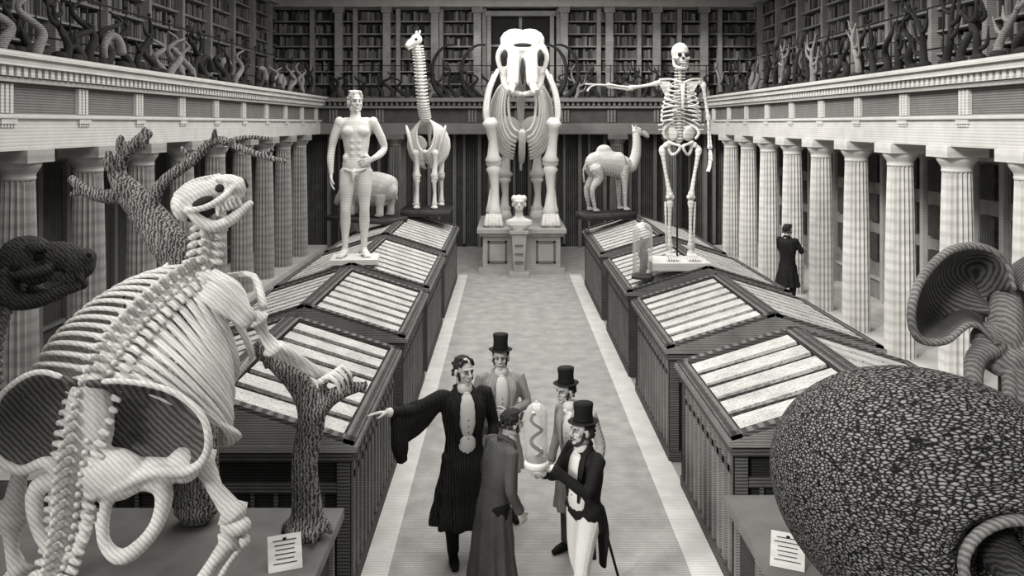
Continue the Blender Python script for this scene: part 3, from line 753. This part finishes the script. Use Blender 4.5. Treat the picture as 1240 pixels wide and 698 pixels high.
# ------------------------------------------------------------------ camel
e=empty("stuffed_camel",(2.22,18.3,1.76),.35); b=MB()
b.tube([(-.46,0,1.05),(-.32,0,1.08),(0,0,1.06),(.30,0,1.02),(.44,0,1.04)],[(.13,.17),(.22,.24),(.24,.27),(.24,.29),(.14,.2)],16,0,sub=3,up=(0,0,1))
b.ell((-.10,0,1.34),(.19,.12,.14)); b.ell((-.08,0,1.24),(.30,.17,.13))
b.tube([(.36,0,1.05),(.54,0,.98),(.68,0,1.18),(.72,0,1.48),(.70,0,1.72)],[.19,.15,.12,.10,.085],12,0,sub=4)
b.ell((.72,0,1.78),(.12,.085,.095)); b.tube([(.76,0,1.77),(.88,0,1.73),(.99,0,1.67)],[.085,.065,.052],10,0,sub=3); b.ell((.99,0,1.65),(.05,.05,.05))
for s in (-1,1):
    b.tube([(.66,.06*s,1.85),(.64,.09*s,1.93)],[.03,.015],6)
    b.tube([(.32,.14*s,.98),(.34,.15*s,.62),(.34,.15*s,.50),(.35,.15*s,.12),(.36,.15*s,.05)],[.12,.07,.06,.042,.055],9,0,sub=3)
    b.ell((.39,.15*s,.045),(.09,.07,.04))
    b.tube([(-.38,.14*s,.98),(-.30,.15*s,.75),(-.46,.15*s,.50),(-.40,.15*s,.12),(-.39,.15*s,.05)],[.15,.11,.06,.042,.055],9,0,sub=3)
    b.ell((-.36,.15*s,.045),(.09,.07,.04))
b.tube([(-.50,0,1.1),(-.60,0,.95),(-.58,0,.65)],[.03,.02,.025],7,0,sub=3)
b.obj("body",[M_camel],parent=e,vox=.018,sm=2)
b=MB()
for s in (-1,1): b.ell((.80,.072*s,1.80),(.02,.014,.017))
b.box((-.65,-.30,-.16),(.55,.30,-.0),1); b.tube([(.92,-.05,1.63),(1.03,-.03,1.63)],.008,5)
b.obj("eyes_and_base",[M_black,M_wood],parent=e)
# ------------------------------------------------------------------ human skeleton (Irish giant)
def hand_bones(b,w,d,n,t,curl=.1,point=False):
    w=V(w);d=V(d).normalized();n=V(n).normalized();t=V(t).normalized()
    for k in range(8): b.ell(w+d*(.01+.012*(k//4))+t*(-.02+.013*(k%4)),(.009,.009,.009),0,None,6,4)
    for k in range(4):
        o=w+t*(-.028+.019*k); a=w+d*.085+t*(-.036+.024*k)
        b.tube([o+d*.02,a],[.008,.007],6); c=curl*(0 if point and k==3 else 1)*(3 if point else 1); p=a; ang=c
        for L in (.04,.028,.02):
            q=p+(d*math.cos(ang)+n*math.sin(ang))*L; b.tube([p,q],[.0075,.006],6); b.ell(q,.008,0,None,6,4); p=q; ang+=c
    b.tube([w+t*.025+d*.01,w+t*.05+d*.045,w+t*.06+d*.085],[.009,.008,.006],6)
e=empty("human_skeleton",(2.60,12.45,1.66),0,3.36/1.75*.965)
b=MB()
b.M=Matrix.Translation((0,0,1.66))@Matrix.Rotation(.1,4,'Z')
b.ell((0,.012,.025),(.070,.088,.078)); b.ell((0,-.035,-.025),(.050,.045,.055)); b.ell((0,-.055,-.052),(.032,.03,.018))
for s in (-1,1):
    b.tube([(.06*s,0,-.02),(.062*s,-.04,-.025),(.04*s,-.07,-.03)],[.01,.01,.012],6,0,sub=2)
    b.tube([(.055*s,.0,-.03),(.052*s,-.01,-.085),(.03*s,-.055,-.105),(0,-.07,-.108)],[.012,.014,.014,.014],7,0,sub=2)
    b.ell((.028*s,-.075,-.002),(.018,.014,.017),1)
b.ell((0,-.08,-.032),(.010,.012,.014),1); b.box((-.026,-.083,-.085),(.026,-.070,-.066),1)
for k in range(7): b.box((-.025+.0073*k,-.086,-.076),(-.019+.0073*k,-.078,-.064),0); b.box((-.025+.0073*k,-.084,-.094),(-.019+.0073*k,-.076,-.083),0)
b.M=Matrix()
for k in range(24):
    z=.98+k*.0245; y=.03+.025*math.sin((z-.98)*9); r=.028-.010*k/23
    b.ell((0,y,z),(r,r,.0105)); b.ell((0,y+.03,z),(.008,.02,.007))
    for s in (-1,1): b.ell((s*(r+.01),y+.01,z),(.018,.008,.007))
for i in range(11):
    z=1.44-.031*i; a=.065+.082*math.sin(pi*min(.62,(i+1)/11*.62)); zf=z-.045-.008*i
    for s in (-1,1):
        fr=1.0 if i<9 else .72
        pts=[]
        for k in range(12):
            t=k/11*pi*fr*.94; pts.append((s*(a*math.sin(t)**.85+.012+ (.03 if i>6 and k>8 else 0)*1),.045-.075*(1-math.cos(t))*.95, z+(zf-z)*(k/11)+(.05*(k-7)/4 if (i>4 and k>7) else 0)))
        b.tube(pts,[(.0085,.0055)]*12,6,0)
b.tube([(0,-.10,1.42),(0,-.105,1.32),(0,-.10,1.22)],[(.02,.008),(.014,.006),(.012,.006)],8,0,up=(0,1,0))
for s in (-1,1):
    b.tube([(.01*s,-.09,1.43),(.08*s,-.07,1.46),(.17*s,-.01,1.46)],[.010,.008,.010],7,0,sub=3)
    b.grid(lambda u,v,s=s:(s*(.07+.10*v*(1-u*.75)),.085-.01*v+.0*u,1.45-.15*u+.0*v),6,4,0)
    b.grid(lambda u,v,s=s:(s*(.07+.10*v*(1-u*.75)),.079-.01*v,1.45-.15*u),6,4,0)
    b.ell((.17*s,.01,1.435),(.022,.025,.022))
    b.ell((.075*s,.02,1.02),(.062,.018,.062),0,Matrix.Rotation(.5*s,3,'Y')@Matrix.Rotation(.5*s,3,'Z'))
    b.tube([(.04*s,.03,1.07),(.11*s,.0,1.08),(.145*s,-.03,1.03),(.12*s,-.02,.98)],[.010,.012,.012,.012],7,0,sub=3)
    lp=[(.10*s,0,.95),(.05*s,-.04,.935),(.012*s,-.05,.92),(.03*s,-.04,.875),(.065*s,0,.85),(.09*s,.01,.89),(.10*s,0,.95)]
    b.tube(lp,[.018,.011,.014,.010,.014,.012,.018],7,0,sub=3)
    hx=.115*s; kx=(.085+.0)*s; ax=.085*s
    b.ell((hx,0,.93),.024); b.tube([(hx,0,.93),(.155*s,.005,.90)],[.016,.018],7); b.bone((.152*s,0,.90),(kx,-.01,.51),.0165,1.7)
    b.ell((kx-.016,-.01,.505),(.02,.028,.022)); b.ell((kx+.016,-.01,.505),(.02,.028,.022)); b.ell((kx,-.04,.52),(.018,.008,.02))
    b.bone((kx,-.005,.475),(ax,.01,.085),.0155,1.8); b.tube([(kx+.035*s,.005,.46),(ax+.026*s,.012,.07)],[.009,.008],6)
    b.ell((ax,.04,.035),(.022,.04,.03)); b.ell((ax,-.0,.055),(.025,.03,.022))
    for k in range(5):
        x=ax+(k-2)*.014; b.tube([(x,-.02,.045),(x+(k-2)*.005,-.09,.025),(x+(k-2)*.007,-.14,.012)],[.009,.008,.007],6,0,sub=2)
b.ell((0,.05,1.0),(.04,.02,.06))
b.bone((-.185,0,1.43),(-.42,-.03,1.39),.0145,1.7)
b.bone((-.42,-.03,1.395),(-.60,-.05,1.42),.009,1.5); b.bone((-.42,-.02,1.38),(-.60,-.04,1.40),.009,1.5)
hand_bones(b,(-.605,-.045,1.41),(-1,-.05,.06),(0,0,-1),(0,-1,0),.12,True)
b.bone((.185,0,1.43),(.235,.02,1.13),.0145,1.7)
b.bone((.23,.01,1.12),(.225,-.03,.90),.009,1.5); b.bone((.245,.03,1.12),(.245,-.02,.90),.009,1.5)
hand_bones(b,(.235,-.025,.89),(0,-.1,-1),(-1,0,0),(0,-1,0),.12)
b.obj("bones",[M_boneF,M_cav],parent=e)
b=MB(); b.box((-.26,-.22,-.06),(.20,.16,.0),0); b.tube([(0,.13,0),(0,.10,1.3)],.008,6,1)
b.obj("stand",[M_marble,M_iron],False,parent=e)
def bell_jar(loc,r,h,kind=0,name="bell_jar"):
    e=empty(name,loc)
    b=MB(); b.lathe([(r*1.15,0),(r*1.15,.03),(r*1.02,.05)],(0,0,0),24); b.obj("base",[M_wood if kind==0 else M_marble],parent=e)
    b=MB(); prof=[(r,.05),(r,h*.4),(r,h-r)]+[(r*math.cos(a),h-r+r*math.sin(a)) for a in [pi/2*k/7 for k in range(1,7)]]+[(r*.05,h)]
    b.lathe(prof,(0,0,0),28); b.ell((0,0,h+r*.1),r*.14); b.obj("dome",[M_glass],parent=e)
    b=MB()
    if kind==1:
        pts=[(r*.50*math.sin(k*.9),r*.3*math.cos(k*.9),.06+(h-.16)*k/13) for k in range(14)]
        b.tube(pts,[.010,.013,.014,.014,.014,.013,.013,.012,.012,.011,.011,.011,.013,.010],8,0,sub=4); b.ell(V(pts[-1])+V((.01,0,.01)),(.017,.012,.011))
        b.obj("snake",[M_black],parent=e)
    else:
        b.tube([(0,0,.05),(.02,0,h*.4),(-.02,0,h*.72)],[r*.35,r*.45,r*.15],9,0,sub=3)
        for k in range(8): a=k*.8; b.tube([(0,0,.1+k*h*.07),(r*.5*math.cos(a),r*.5*math.sin(a),.16+k*h*.07)],[.03,.012],6,0)
        b.obj("coral_specimen",[M_hornL],parent=e)
    return e
bell_jar((2.0,12.25,1.41),.145,.83,0)
# ------------------------------------------------------------------ people helpers
def head_parts(e,M,hairstyle='short',hat=None,skin=M_skin,hair=M_hair,whisk=True,statue=False,beard=False):
    b=MB(); b.M=M
    b.ell((0,.012,.032),(.072,.092,.088)); b.ell((0,-.022,-.035),(.056,.062,.072)); b.ell((0,-.064,-.094),(.024,.020,.018))
    b.tube([(0,-.082,.028),(0,-.100,0),(0,-.112,-.024)],[.008,.010,.013],8,0); b.ell((.011,-.095,-.028),(.009,.011,.008)); b.ell((-.011,-.095,-.028),(.009,.011,.008))
    b.ell((0,-.072,.030),(.054,.020,.010)); b.ell((0,-.083,-.060),(.022,.011,.005)); b.ell((0,-.080,-.069),(.018,.012,.006))
    for s in (-1,1):
        b.ell((.038*s,-.056,-.022),(.022,.020,.02)); b.ell((.073*s,.012,-.012),(.010,.022,.032)); b.ell((.048*s,0,-.07),(.02,.045,.03))
    b.tube([(0,.02,-.05),(0,.03,-.12),(0,.04,-.19)],[.053,.050,.060],12,0)
    b.obj("head",[skin],parent=e,vox=.005,sm=2)
    b=MB(); b.M=M
    for s in (-1,1):
        if not statue:
            b.ell((.029*s,-.0765,.004),(.012,.008,.0055),2); b.ell((.029*s,-.0835,.004),(.0055,.0035,.0052),1)
            b.tube([(.016*s,-.084,.009),(.029*s,-.086,.011),(.042*s,-.080,.008)],.0018,5,1,sub=2)
            b.tube([(.012*s,-.092,.022),(.03*s,-.092,.028),(.046*s,-.082,.024)],[.003,.004,.003],6,1,sub=2)
        else: b.ell((.029*s,-.076,.004),(.013,.008,.006),2)
    if not statue: b.tube([(-.019,-.091,-.0655),(0,-.096,-.0645),(.019,-.091,-.0655)],.0022,5,1)
    if hairstyle:
        b.ell((0,.030,.045),(.080,.091,.084),0)
        n=70 if hairstyle=='curly' else 40
        for _ in range(n):
            a=R(-.15,pi+.15); z=R(-.05,.09); y=.02+.085*math.sin(a); rr=1 if z<.06 else .8
            b.ell((.076*math.cos(a)*rr,y*rr+.01,z),(R(.011,.018),R(.013,.020),R(.011,.018)),0,None,7,5)
        if hat is None:
            for _ in range(24): b.ell((R(-.055,.055),R(-.05,.05),.103+R(-.012,.008)),(R(.015,.022),R(.015,.022),.013),0,None,7,5)
            for s in (-1,1):
                for k in range(4): b.ell((.062*s-.008*s*k,-.042-.006*k,.06+.014*k),(.015,.015,.014),0,None,7,5)
        if whisk:
            for s in (-1,1):
                for k in range(4): b.ell((.066*s-.002*k*s,-.018-.004*k,-.01-.017*k),(.011,.017,.012),0,None,7,5)
    if beard:
        b.tube([(-.03,-.090,-.054),(0,-.101,-.048),(.03,-.090,-.054)],[.004,.006,.004],7,0,sub=2)
        for s in (-1,1): b.tube([(.066*s,-.01,-.03),(.055*s,-.045,-.085),(.02*s,-.074,-.112)],[.012,.013,.012],7,0,sub=2)
    b.obj("hair_and_features",[hair if not statue else skin,M_black,M_cream if not statue else M_entD],parent=e)
    if hat is not None:
        b=MB(); b.M=M@Matrix.Translation((0,.012,.068))@Matrix.Rotation(hat,4,'X')
        b.lathe([(.080,-.004),(.128,.010),(.132,.014),(.128,.017),(.086,.012),(.082,.03),(.078,.09),(.085,.160),(.082,.167),(.0,.169)],(0,0,0),28,0,sx=.92,sy=1.05)
        b.lathe([(.0835,.014),(.0835,.04),(.081,.042)],(0,0,0),28,1,sx=.93,sy=1.06)
        b.obj("top_hat",[M_coatD,M_black],parent=e)
def hand(e,w,d,n,t,curl=(.35,.4,.3),skin=M_skin,sc=1.0,name="hand"):
    b=MB(); w=V(w);d=V(d).normalized();n=V(n); n=(n-d*n.dot(d)).normalized(); t0=V(t); t=d.cross(n)
    if t.dot(t0)<0: t=-t
    b.tube([w-d*.04,w,w+d*.03,w+d*.07,w+d*.088],[(.026*sc,.022*sc),(.027*sc,.019*sc),(.036*sc,.017*sc),(.040*sc,.015*sc),(.036*sc,.012*sc)],12,0,up=n)
    for k,L in enumerate((.058,.072,.078,.068)):
        p=w+d*.080+t*(-.030+.0205*k)*sc; ang=0
        for j,(q,r) in enumerate(zip((.45,.32,.26),(.0092,.0082,.0072))):
            ang+=curl[j]; p2=p+(d*math.cos(ang)+n*math.sin(ang))*(L*q*1.15); b.tube([p,p2],[r*sc,r*.92*sc],8); p=p2
    p=w+d*.02+t*.026*sc; q=p+d*.035+t*.030+n*.012; q2=q+d*.030+t*.006+n*.016; q3=q2+d*.020-t*.004+n*.012
    b.tube([p,q,q2,q3],[.015*sc,.012*sc,.010*sc,.008*sc],9,0,sub=2)
    b.obj(name,[skin],parent=e,vox=.0045,sm=1)
def shoes(e,feet,m=M_black):
    for (x,y,rz) in feet:
        b=MB(); b.M=Matrix.Translation((x,y,0))@Matrix.Rotation(rz,4,'Z')
        b.tube([(0,.05,.045),(0,0,.05),(0,-.09,.04),(0,-.17,.028)],[(.038,.042),(.042,.048),(.045,.036),(.03,.024)],12,0,sub=3,up=(0,0,1))
        b.tube([(0,.02,.05),(0,.03,.14)],[.045,.045],10); b.box((-.03,.02,0),(.03,.09,.03))
        b.obj("shoe",[m],parent=e,vox=.008,sm=1)
def person(name,loc,yaw,s,J=None,coat=M_coatD,legs=M_coatM,skirt=0.45,hem=.24,hyaw=0,hpitch=0,hat=None,hairstyle='short',beard=False,
           hands=None,flare_sleeve=0,shirt=M_cream,open_front=False,tail=False,whisk=True,collar=None):
    e=empty(name,loc,yaw,s)
    D=dict(pel=(0,0,.94),ch=(0,0,1.28),nk=(0,.01,1.47),hd=(0,-.005,1.62),
      shL=(.19,.01,1.42),elL=(.26,.04,1.13),wrL=(.25,-.08,.90),shR=(-.19,.01,1.42),elR=(-.26,.04,1.13),wrR=(-.25,-.08,.90),
      knL=(.11,-.02,.50),anL=(.12,.0,.09),knR=(-.11,-.02,.50),anR=(-.12,.0,.09),ryL=.15,ryR=-.15)
    if J: D.update(J)
    g={k:(V(v) if isinstance(v,tuple) else v) for k,v in D.items()}
    b=MB(); pel=g['pel']
    for q in 'LR':
        sx=1 if q=='L' else -1
        hp=pel+V((.09*sx,0,-.02)); b.tube([hp,hp.lerp(g['kn'+q],.5)+V((0,-.01,0)),g['kn'+q],g['kn'+q].lerp(g['an'+q],.4)+V((0,.015,0)),g['an'+q]],[.105,.085,.066,.064,.052],12,0,sub=3)
    b.tube([pel+V((0,0,-.04)),pel+V((0,0,.12))],[(.15,.11),(.145,.10)],14,0,up=(0,1,0))
    b.obj("trousers",[legs],parent=e,vox=.012,sm=2)
    shoes(e,[(g['anL'].x,g['anL'].y,g['ryL']),(g['anR'].x,g['anR'].y,g['ryR'])])
    b=MB(); ch=g['ch']; nk=g['nk']; up=(0,1,0)
    b.tube([pel+V((0,0,-.02)),pel.lerp(ch,.35),ch,ch.lerp(nk,.55),nk+V((0,.0,-.03)),nk+V((0,.0,.02))],[(.175,.13),(.158,.12),(.195,.13),(.205,.12),(.12,.085),(.07,.065)],18,0,sub=3,up=up)
    for q in 'LR':
        sx=1 if q=='L' else -1; sh,el,wr=g['sh'+q],g['el'+q],g['wr'+q]
        b.ell(sh+V((-.01*sx,0,-.015)),(.068,.066,.062))
        b.tube([sh+V((-.05*sx,0,-.01)),sh,sh.lerp(el,.5),el,el.lerp(wr,.5),wr],[.06,.064,.056,.050,.046,.042],12,0,sub=2)
        if flare_sleeve and q in flare_sleeve:
            m1=el.lerp(wr,.75)
            b.tube([sh+V((0,0,-.02)),el+V((0,.02,-.08)),m1+V((0,.02,-.13))],[(.06,.07),(.06,.15),(.05,.19)],14,0,sub=3,up=(0,0,1),fold=(5,[0,.08,.14]))
            b.tube([m1+V((0,.02,-.05)),m1+V((.03,.02,-.28)),m1+V((.05,.03,-.42))],[(.05,.06),(.07,.045),(.04,.03)],12,0,sub=3,fold=(4,[0,.15,.25]))
        else: b.tube([el.lerp(wr,.82),wr+(wr-el)*.03],[.048,.050],12,0)
    zt=pel.z+.09
    if not tail:
        c=pel
        b.tube([(c.x,c.y,zt),(c.x,c.y,c.z-.12),(c.x,c.y+.01,(c.z-.1+skirt)/2),(c.x,c.y+.015,skirt)],[(.150,.112),(.195,.15),((.195+hem)/2,.175),(hem,hem*.82)],56,0,sub=5,up=up,fold=(11,[0,.04,.08,.12]),rnd=False)
    else:
        c=pel
        for sx in (-1,1):
            b.tube([(c.x+.10*sx,c.y+.06,zt-.04),(c.x+.10*sx,c.y+.12,c.z-.15),(c.x+.07*sx,c.y+.14,skirt)],[(.085,.055),(.085,.035),(.05,.02)],12,0,sub=4,up=up,fold=(4,[0,.06,.1]))
            b.tube([(c.x+.15*sx,c.y-.02,zt-.04),(c.x+.15*sx,c.y+.06,c.z-.12)],[(.05,.09),(.04,.06)],10,0,up=up)
    b.obj("coat",[coat],parent=e,vox=.011,sm=2)
    b=MB(); f=ch.lerp(nk,.4)
    b.tube([nk+V((0,-.03,.035)),nk+V((0,-.035,-.01))],[(.062,.06),(.066,.062)],14,0,up=up)
    if open_front:
        b.ell(ch+V((0,-.085,-.02)),(.085 if not tail else .11,.062,.2),0)
        b.ell(pel.lerp(ch,.3)+V((0,-.075,0)),(.09 if not tail else .12,.06,.14),0)
    else: b.ell(f+V((0,-.085,.02)),(.045,.045,.09),0)
    b.ell(nk+V((0,-.09,-.02)),(.028,.02,.02),0); b.ell(nk+V((.02,-.092,-.04)),(.018,.012,.028),0)
    if open_front:
        for k in range(4): b.ell(ch+V((.0,-.146,-.03-.05*k)),(.006,.005,.006),1,None,6,4)
    b.obj("shirt_front",[shirt,M_black],parent=e)
    b=MB()
    for sx in (-1,1):
        w=.05 if not open_front else .10
        b.tube([nk+V((.055*sx,.03,.02)),nk+V((.075*sx,-.05,-.03)),ch+V((w*1.1*sx,-.125,.06)),ch+V((w*.9*sx,-.13,-.12)),pel+V((w*.8*sx,-.12,.12))],[(.014,.03),(.014,.032),(.012,.04),(.010,.02),(.010,.014)],8,0,sub=4,up=(1,0,0))
    b.tube([nk+V((-.06,.0,.02)),nk+V((0,.06,.03)),nk+V((.06,.0,.02))],[.022,.026,.022],8,0,sub=3)
    b.obj("lapels",[collar or coat],parent=e)
    HM=Matrix.Translation(g['hd'])@Matrix.Rotation(hyaw,4,'Z')@Matrix.Rotation(hpitch,4,'X')
    head_parts(e,HM,hairstyle,hat,beard=beard,whisk=whisk)
    for q in 'LR':
        sx=1 if q=='L' else -1; h=(hands or {}).get(q)
        if h is None: h=(g['wr'+q]-g['el'+q],(-sx,0,0),(0,-1,0),(.3,.35,.3))
        hand(e,g['wr'+q]+V(h[0]).normalized()*.03,*h)
    for q in 'LR':
        wr,el=g['wr'+q],g['el'+q]; dd=(wr-el).normalized(); b=MB(); b.tube([wr-dd*.005,wr+dd*.03],[.038,.036],12,0); b.obj("cuff",[M_cream],parent=e)
    return e
person("gowned_professor",(-.37,6.95,0),.32,1.0,dict(shR=(-.20,0,1.42),elR=(-.44,-.02,1.34),wrR=(-.64,-.12,1.38),elL=(.27,.03,1.14),wrL=(.20,-.14,.98),
   anL=(.14,-.05,.09),anR=(-.08,.05,.09)),coat=M_gown,legs=M_coatD,skirt=.36,hem=.28,hyaw=.25,hpitch=.02,hairstyle='short',flare_sleeve='R',open_front=True,collar=M_coatD,
   hands={'R':((-1,-.2,.12),(0,-.3,-1),(0,-1,.2),(.12,.12,.1))})
person("man_in_top_hat",(-.07,7.75,0),.15,.93,dict(elL=(.27,-.02,1.16),wrL=(.08,-.19,1.12),elR=(-.27,-.02,1.16),wrR=(-.06,-.20,1.06)),coat=M_coatL,legs=M_coatM,skirt=.5,hem=.24,hat=-.05,hyaw=-.2,
   open_front=True,hands={'L':((-1,-.1,0),(0,1,0),(0,0,1),(.4,.5,.4)),'R':((1,-.1,.1),(0,1,0),(0,0,1),(.4,.5,.4))})
person("man_in_long_coat",(-.11,6.35,0),2.05,.865,dict(ch=(0,-.05,1.26),nk=(0,-.12,1.45),hd=(0,-.19,1.585),shL=(.19,-.08,1.39),shR=(-.19,-.08,1.39),elL=(.25,-.04,1.1),wrL=(.21,-.16,.90),elR=(-.25,-.04,1.1),wrR=(-.22,-.14,.90)),
   coat=M_coatM,legs=M_coatD,skirt=.20,hem=.25,hairstyle='curly',hpitch=.22,hyaw=0,collar=M_coatM)
TX,TY,TS,TA=.57,6.15,.875,-1.05
person("man_in_top_hat",(TX,TY,0),TA,TS,dict(pel=(0,.0,.94),ch=(0,.01,1.28),nk=(0,.0,1.47),hd=(0,-.03,1.62),elL=(.24,-.14,1.20),wrL=(.08,-.36,1.38),elR=(-.24,-.14,1.18),wrR=(-.08,-.36,1.30),
   anL=(.15,-.14,.09),knL=(.13,-.12,.50),anR=(-.13,.10,.09),knR=(-.12,0,.50)),coat=M_coatD,legs=M_cream,skirt=.46,tail=True,open_front=True,hat=.10,hpitch=-.10,beard=True,
   hands={'L':((-.35,-1,.15),(-.3,.2,1),(-1,0,.3),(.3,.5,.4)),'R':((.3,-1,.1),(.2,.1,1),(1,0,.3),(.3,.5,.4))})
jl=Matrix.Rotation(TA,3,'Z')@V((0,-.48,1.43))*TS
bell_jar((TX+jl.x,TY+jl.y,jl.z-.02),.078,.46,1)
e=person("man_in_top_hat",(.58,7.1,0),-.75,.86,dict(elL=(.30,.02,1.16),wrL=(.36,-.12,.95),hd=(-.09,-.05,1.62),nk=(-.04,-.02,1.47)),coat=M_coatL,legs=M_coatM,skirt=.45,hem=.23,hat=.02,hyaw=-.1,open_front=True,
   hands={'L':((0,-.6,-.8),(-1,0,0),(0,-1,.3),(.7,.8,.6))})
b=MB(); b.tube([(.36,-.2,.98),(.36,-.2,.90),(.60,-.10,.012)],[.018,.014,.012],8); b.ell((.36,-.2,.99),.024); b.obj("walking_stick",[M_black],parent=e)
person("man_in_frock_coat",(5.52,16.3,0),2.2,.99,dict(elL=(.25,-.1,1.2),wrL=(.1,-.3,1.22),elR=(-.25,-.1,1.2),wrR=(-.1,-.3,1.22)),coat=M_gown,legs=M_coatD,skirt=.5,hem=.25,hairstyle='curly',
   hands={'L':((-.1,-1,.1),(-1,0,0),(0,0,1),(.4,.5,.4)),'R':((.1,-1,.1),(1,0,0),(0,0,1),(.4,.5,.4))})
# ------------------------------------------------------------------ statue of standing man
e=empty("standing_nude_statue",(-2.33,12.7,1.66),.1,2.56/1.75); e.scale=(1.36,1.40,2.56/1.75)
b=MB(); up=(0,1,0)
b.tube([(0,0,.86),(.0,0,.96),(0,0,1.08),(0,0,1.2),(-.005,0,1.32),(-.01,0,1.41),(-.01,.0,1.46)],[(.135,.10),(.160,.115),(.130,.098),(.148,.108),(.172,.12),(.155,.095),(.07,.065)],20,0,sub=3,up=up)
for s in (-1,1):
    b.ell((.078*s,-.088,1.315),(.078,.045,.052)); b.ell((.188*s,0,1.405),(.058,.060,.066)); b.ell((.075*s,.075,.92),(.085,.07,.085)); b.ell((.10*s,.05,1.42),(.09,.05,.045))
    for k in range(3): b.ell((.036*s,-.094+.004*k,1.215-.068*k),(.032,.022,.028))
    b.ell((.115*s,-.05,1.04),(.035,.045,.045))
def leg(h,k,a,f):
    h,k,a=V(h),V(k),V(a)
    b.tube([h,h.lerp(k,.35)+V((0,-.015,0)),h.lerp(k,.8),k,k.lerp(a,.3)+V((0,.022,0)),k.lerp(a,.7)+V((0,.005,0)),a],[.095,.086,.062,.056,.060,.040,.035],14,0,sub=3)
    b.ell(k+V((0,-.03,.0)),(.035,.025,.04))
    b.M=Matrix.Translation((a.x,a.y,0))@Matrix.Rotation(f,4,'Z'); b.tube([(0,.05,.035),(0,0,.055),(0,-.08,.035),(0,-.15,.02)],[(.032,.032),(.036,.045),(.045,.028),(.042,.018)],12,0,sub=3,up=(0,0,1))
    for j in range(5): b.ell((-.034+.017*j,-.165+.005*abs(j-2),.014),(.011,.02,.011),0,None,8,5)
    b.M=Matrix()
leg((-.09,0,.90),(-.12,-.03,.49),(-.13,.02,.07),-.3); leg((.09,0,.90),(.09,0,.49),(.08,.05,.07),.35)
b.tube([(-.19,0,1.41),(-.25,.01,1.25),(-.275,.01,1.13),(-.285,-.02,1.02),(-.275,-.05,.88)],[.052,.050,.041,.042,.028],12,0,sub=3)
b.tube([(.19,0,1.41),(.265,.04,1.27),(.31,.07,1.14),(.26,.0,1.07),(.19,-.10,1.03)],[.052,.048,.040,.041,.028],12,0,sub=3)
b.tube([(-.01,.01,1.44),(-.01,.02,1.52)],[.06,.055],12)
b.obj("body",[M_marble],parent=e,vox=.009,sm=2)
hand(e,(-.275,-.055,.865),(0,-.15,-1),(1,0,0),(0,-1,0),(.25,.3,.25),M_marble); hand(e,(.18,-.11,1.025),(-1,-.2,-.35),(0,1,0),(0,0,1),(.2,.3,.3),M_marble)
b=MB(); b.ell((-.01,-.115,.885),(.05,.03,.045)); b.tube([(-.12,-.10,.92),(-.01,-.135,.90),(.12,-.10,.93)],[.012,.018,.012],8,0,sub=3); b.tube([(-.02,-.13,.90),(-.03,-.13,.80)],[.03,.012],8)
b.obj("drapery",[M_marble],parent=e)
head_parts(e,Matrix.Translation((-.01,0,1.625))@Matrix.Rotation(.35,4,'Z'),'short',None,skin=M_marble,whisk=False,statue=True)
b=MB(); b.box((-.27,-.26,-.05),(.25,.2,0)); b.obj("plinth",[M_marble],False,parent=e)
# ------------------------------------------------------------------ light, world, camera
def area(n,loc,rot,sx,sy,p,col=(1,.985,.95)):
    l=bpy.data.lights.new(n,'AREA'); l.shape='RECTANGLE'; l.size=sx; l.size_y=sy; l.energy=p; l.color=col
    o=bpy.data.objects.new(n,l); bpy.context.collection.objects.link(o); o.location=loc; o.rotation_euler=rot; return o
area("skylight_lamp",(.2,5.0,7.7),(0,0,0),6.5,5.5,330)
area("skylight_lamp",(.2,11.7,7.7),(0,0,0),6.5,6,520)
area("skylight_lamp",(.2,18.6,7.7),(0,0,0),6.5,6.5,620)
w=bpy.data.worlds.new("World"); bpy.context.scene.world=w; w.use_nodes=True
w.node_tree.nodes["Background"].inputs[0].default_value=(1,.985,.95,1); w.node_tree.nodes["Background"].inputs[1].default_value=.42
s=bpy.data.lights.new("daylight_sun",'SUN'); s.energy=2.5; s.angle=.18; s.color=(1,.985,.95)
so=bpy.data.objects.new("daylight_sun",s); bpy.context.collection.objects.link(so); so.location=(-4,-4,12)
so.rotation_euler=V((.66,.68,-.50)).to_track_quat('-Z','Y').to_euler()
cam=bpy.data.cameras.new("camera"); co=bpy.data.objects.new("camera",cam); bpy.context.collection.objects.link(co)
co.location=(0,0,3.7); co.rotation_euler=(pi/2,0,0); cam.sensor_width=36; cam.lens=36*1000/1240; cam.shift_x=5/1240; cam.shift_y=-199/1240
cam.clip_start=.1; cam.clip_end=200
bpy.context.scene.camera=co
try:
    bpy.context.scene.view_settings.view_transform='Standard'; bpy.context.scene.view_settings.look='None'
except Exception as ex: print(ex)
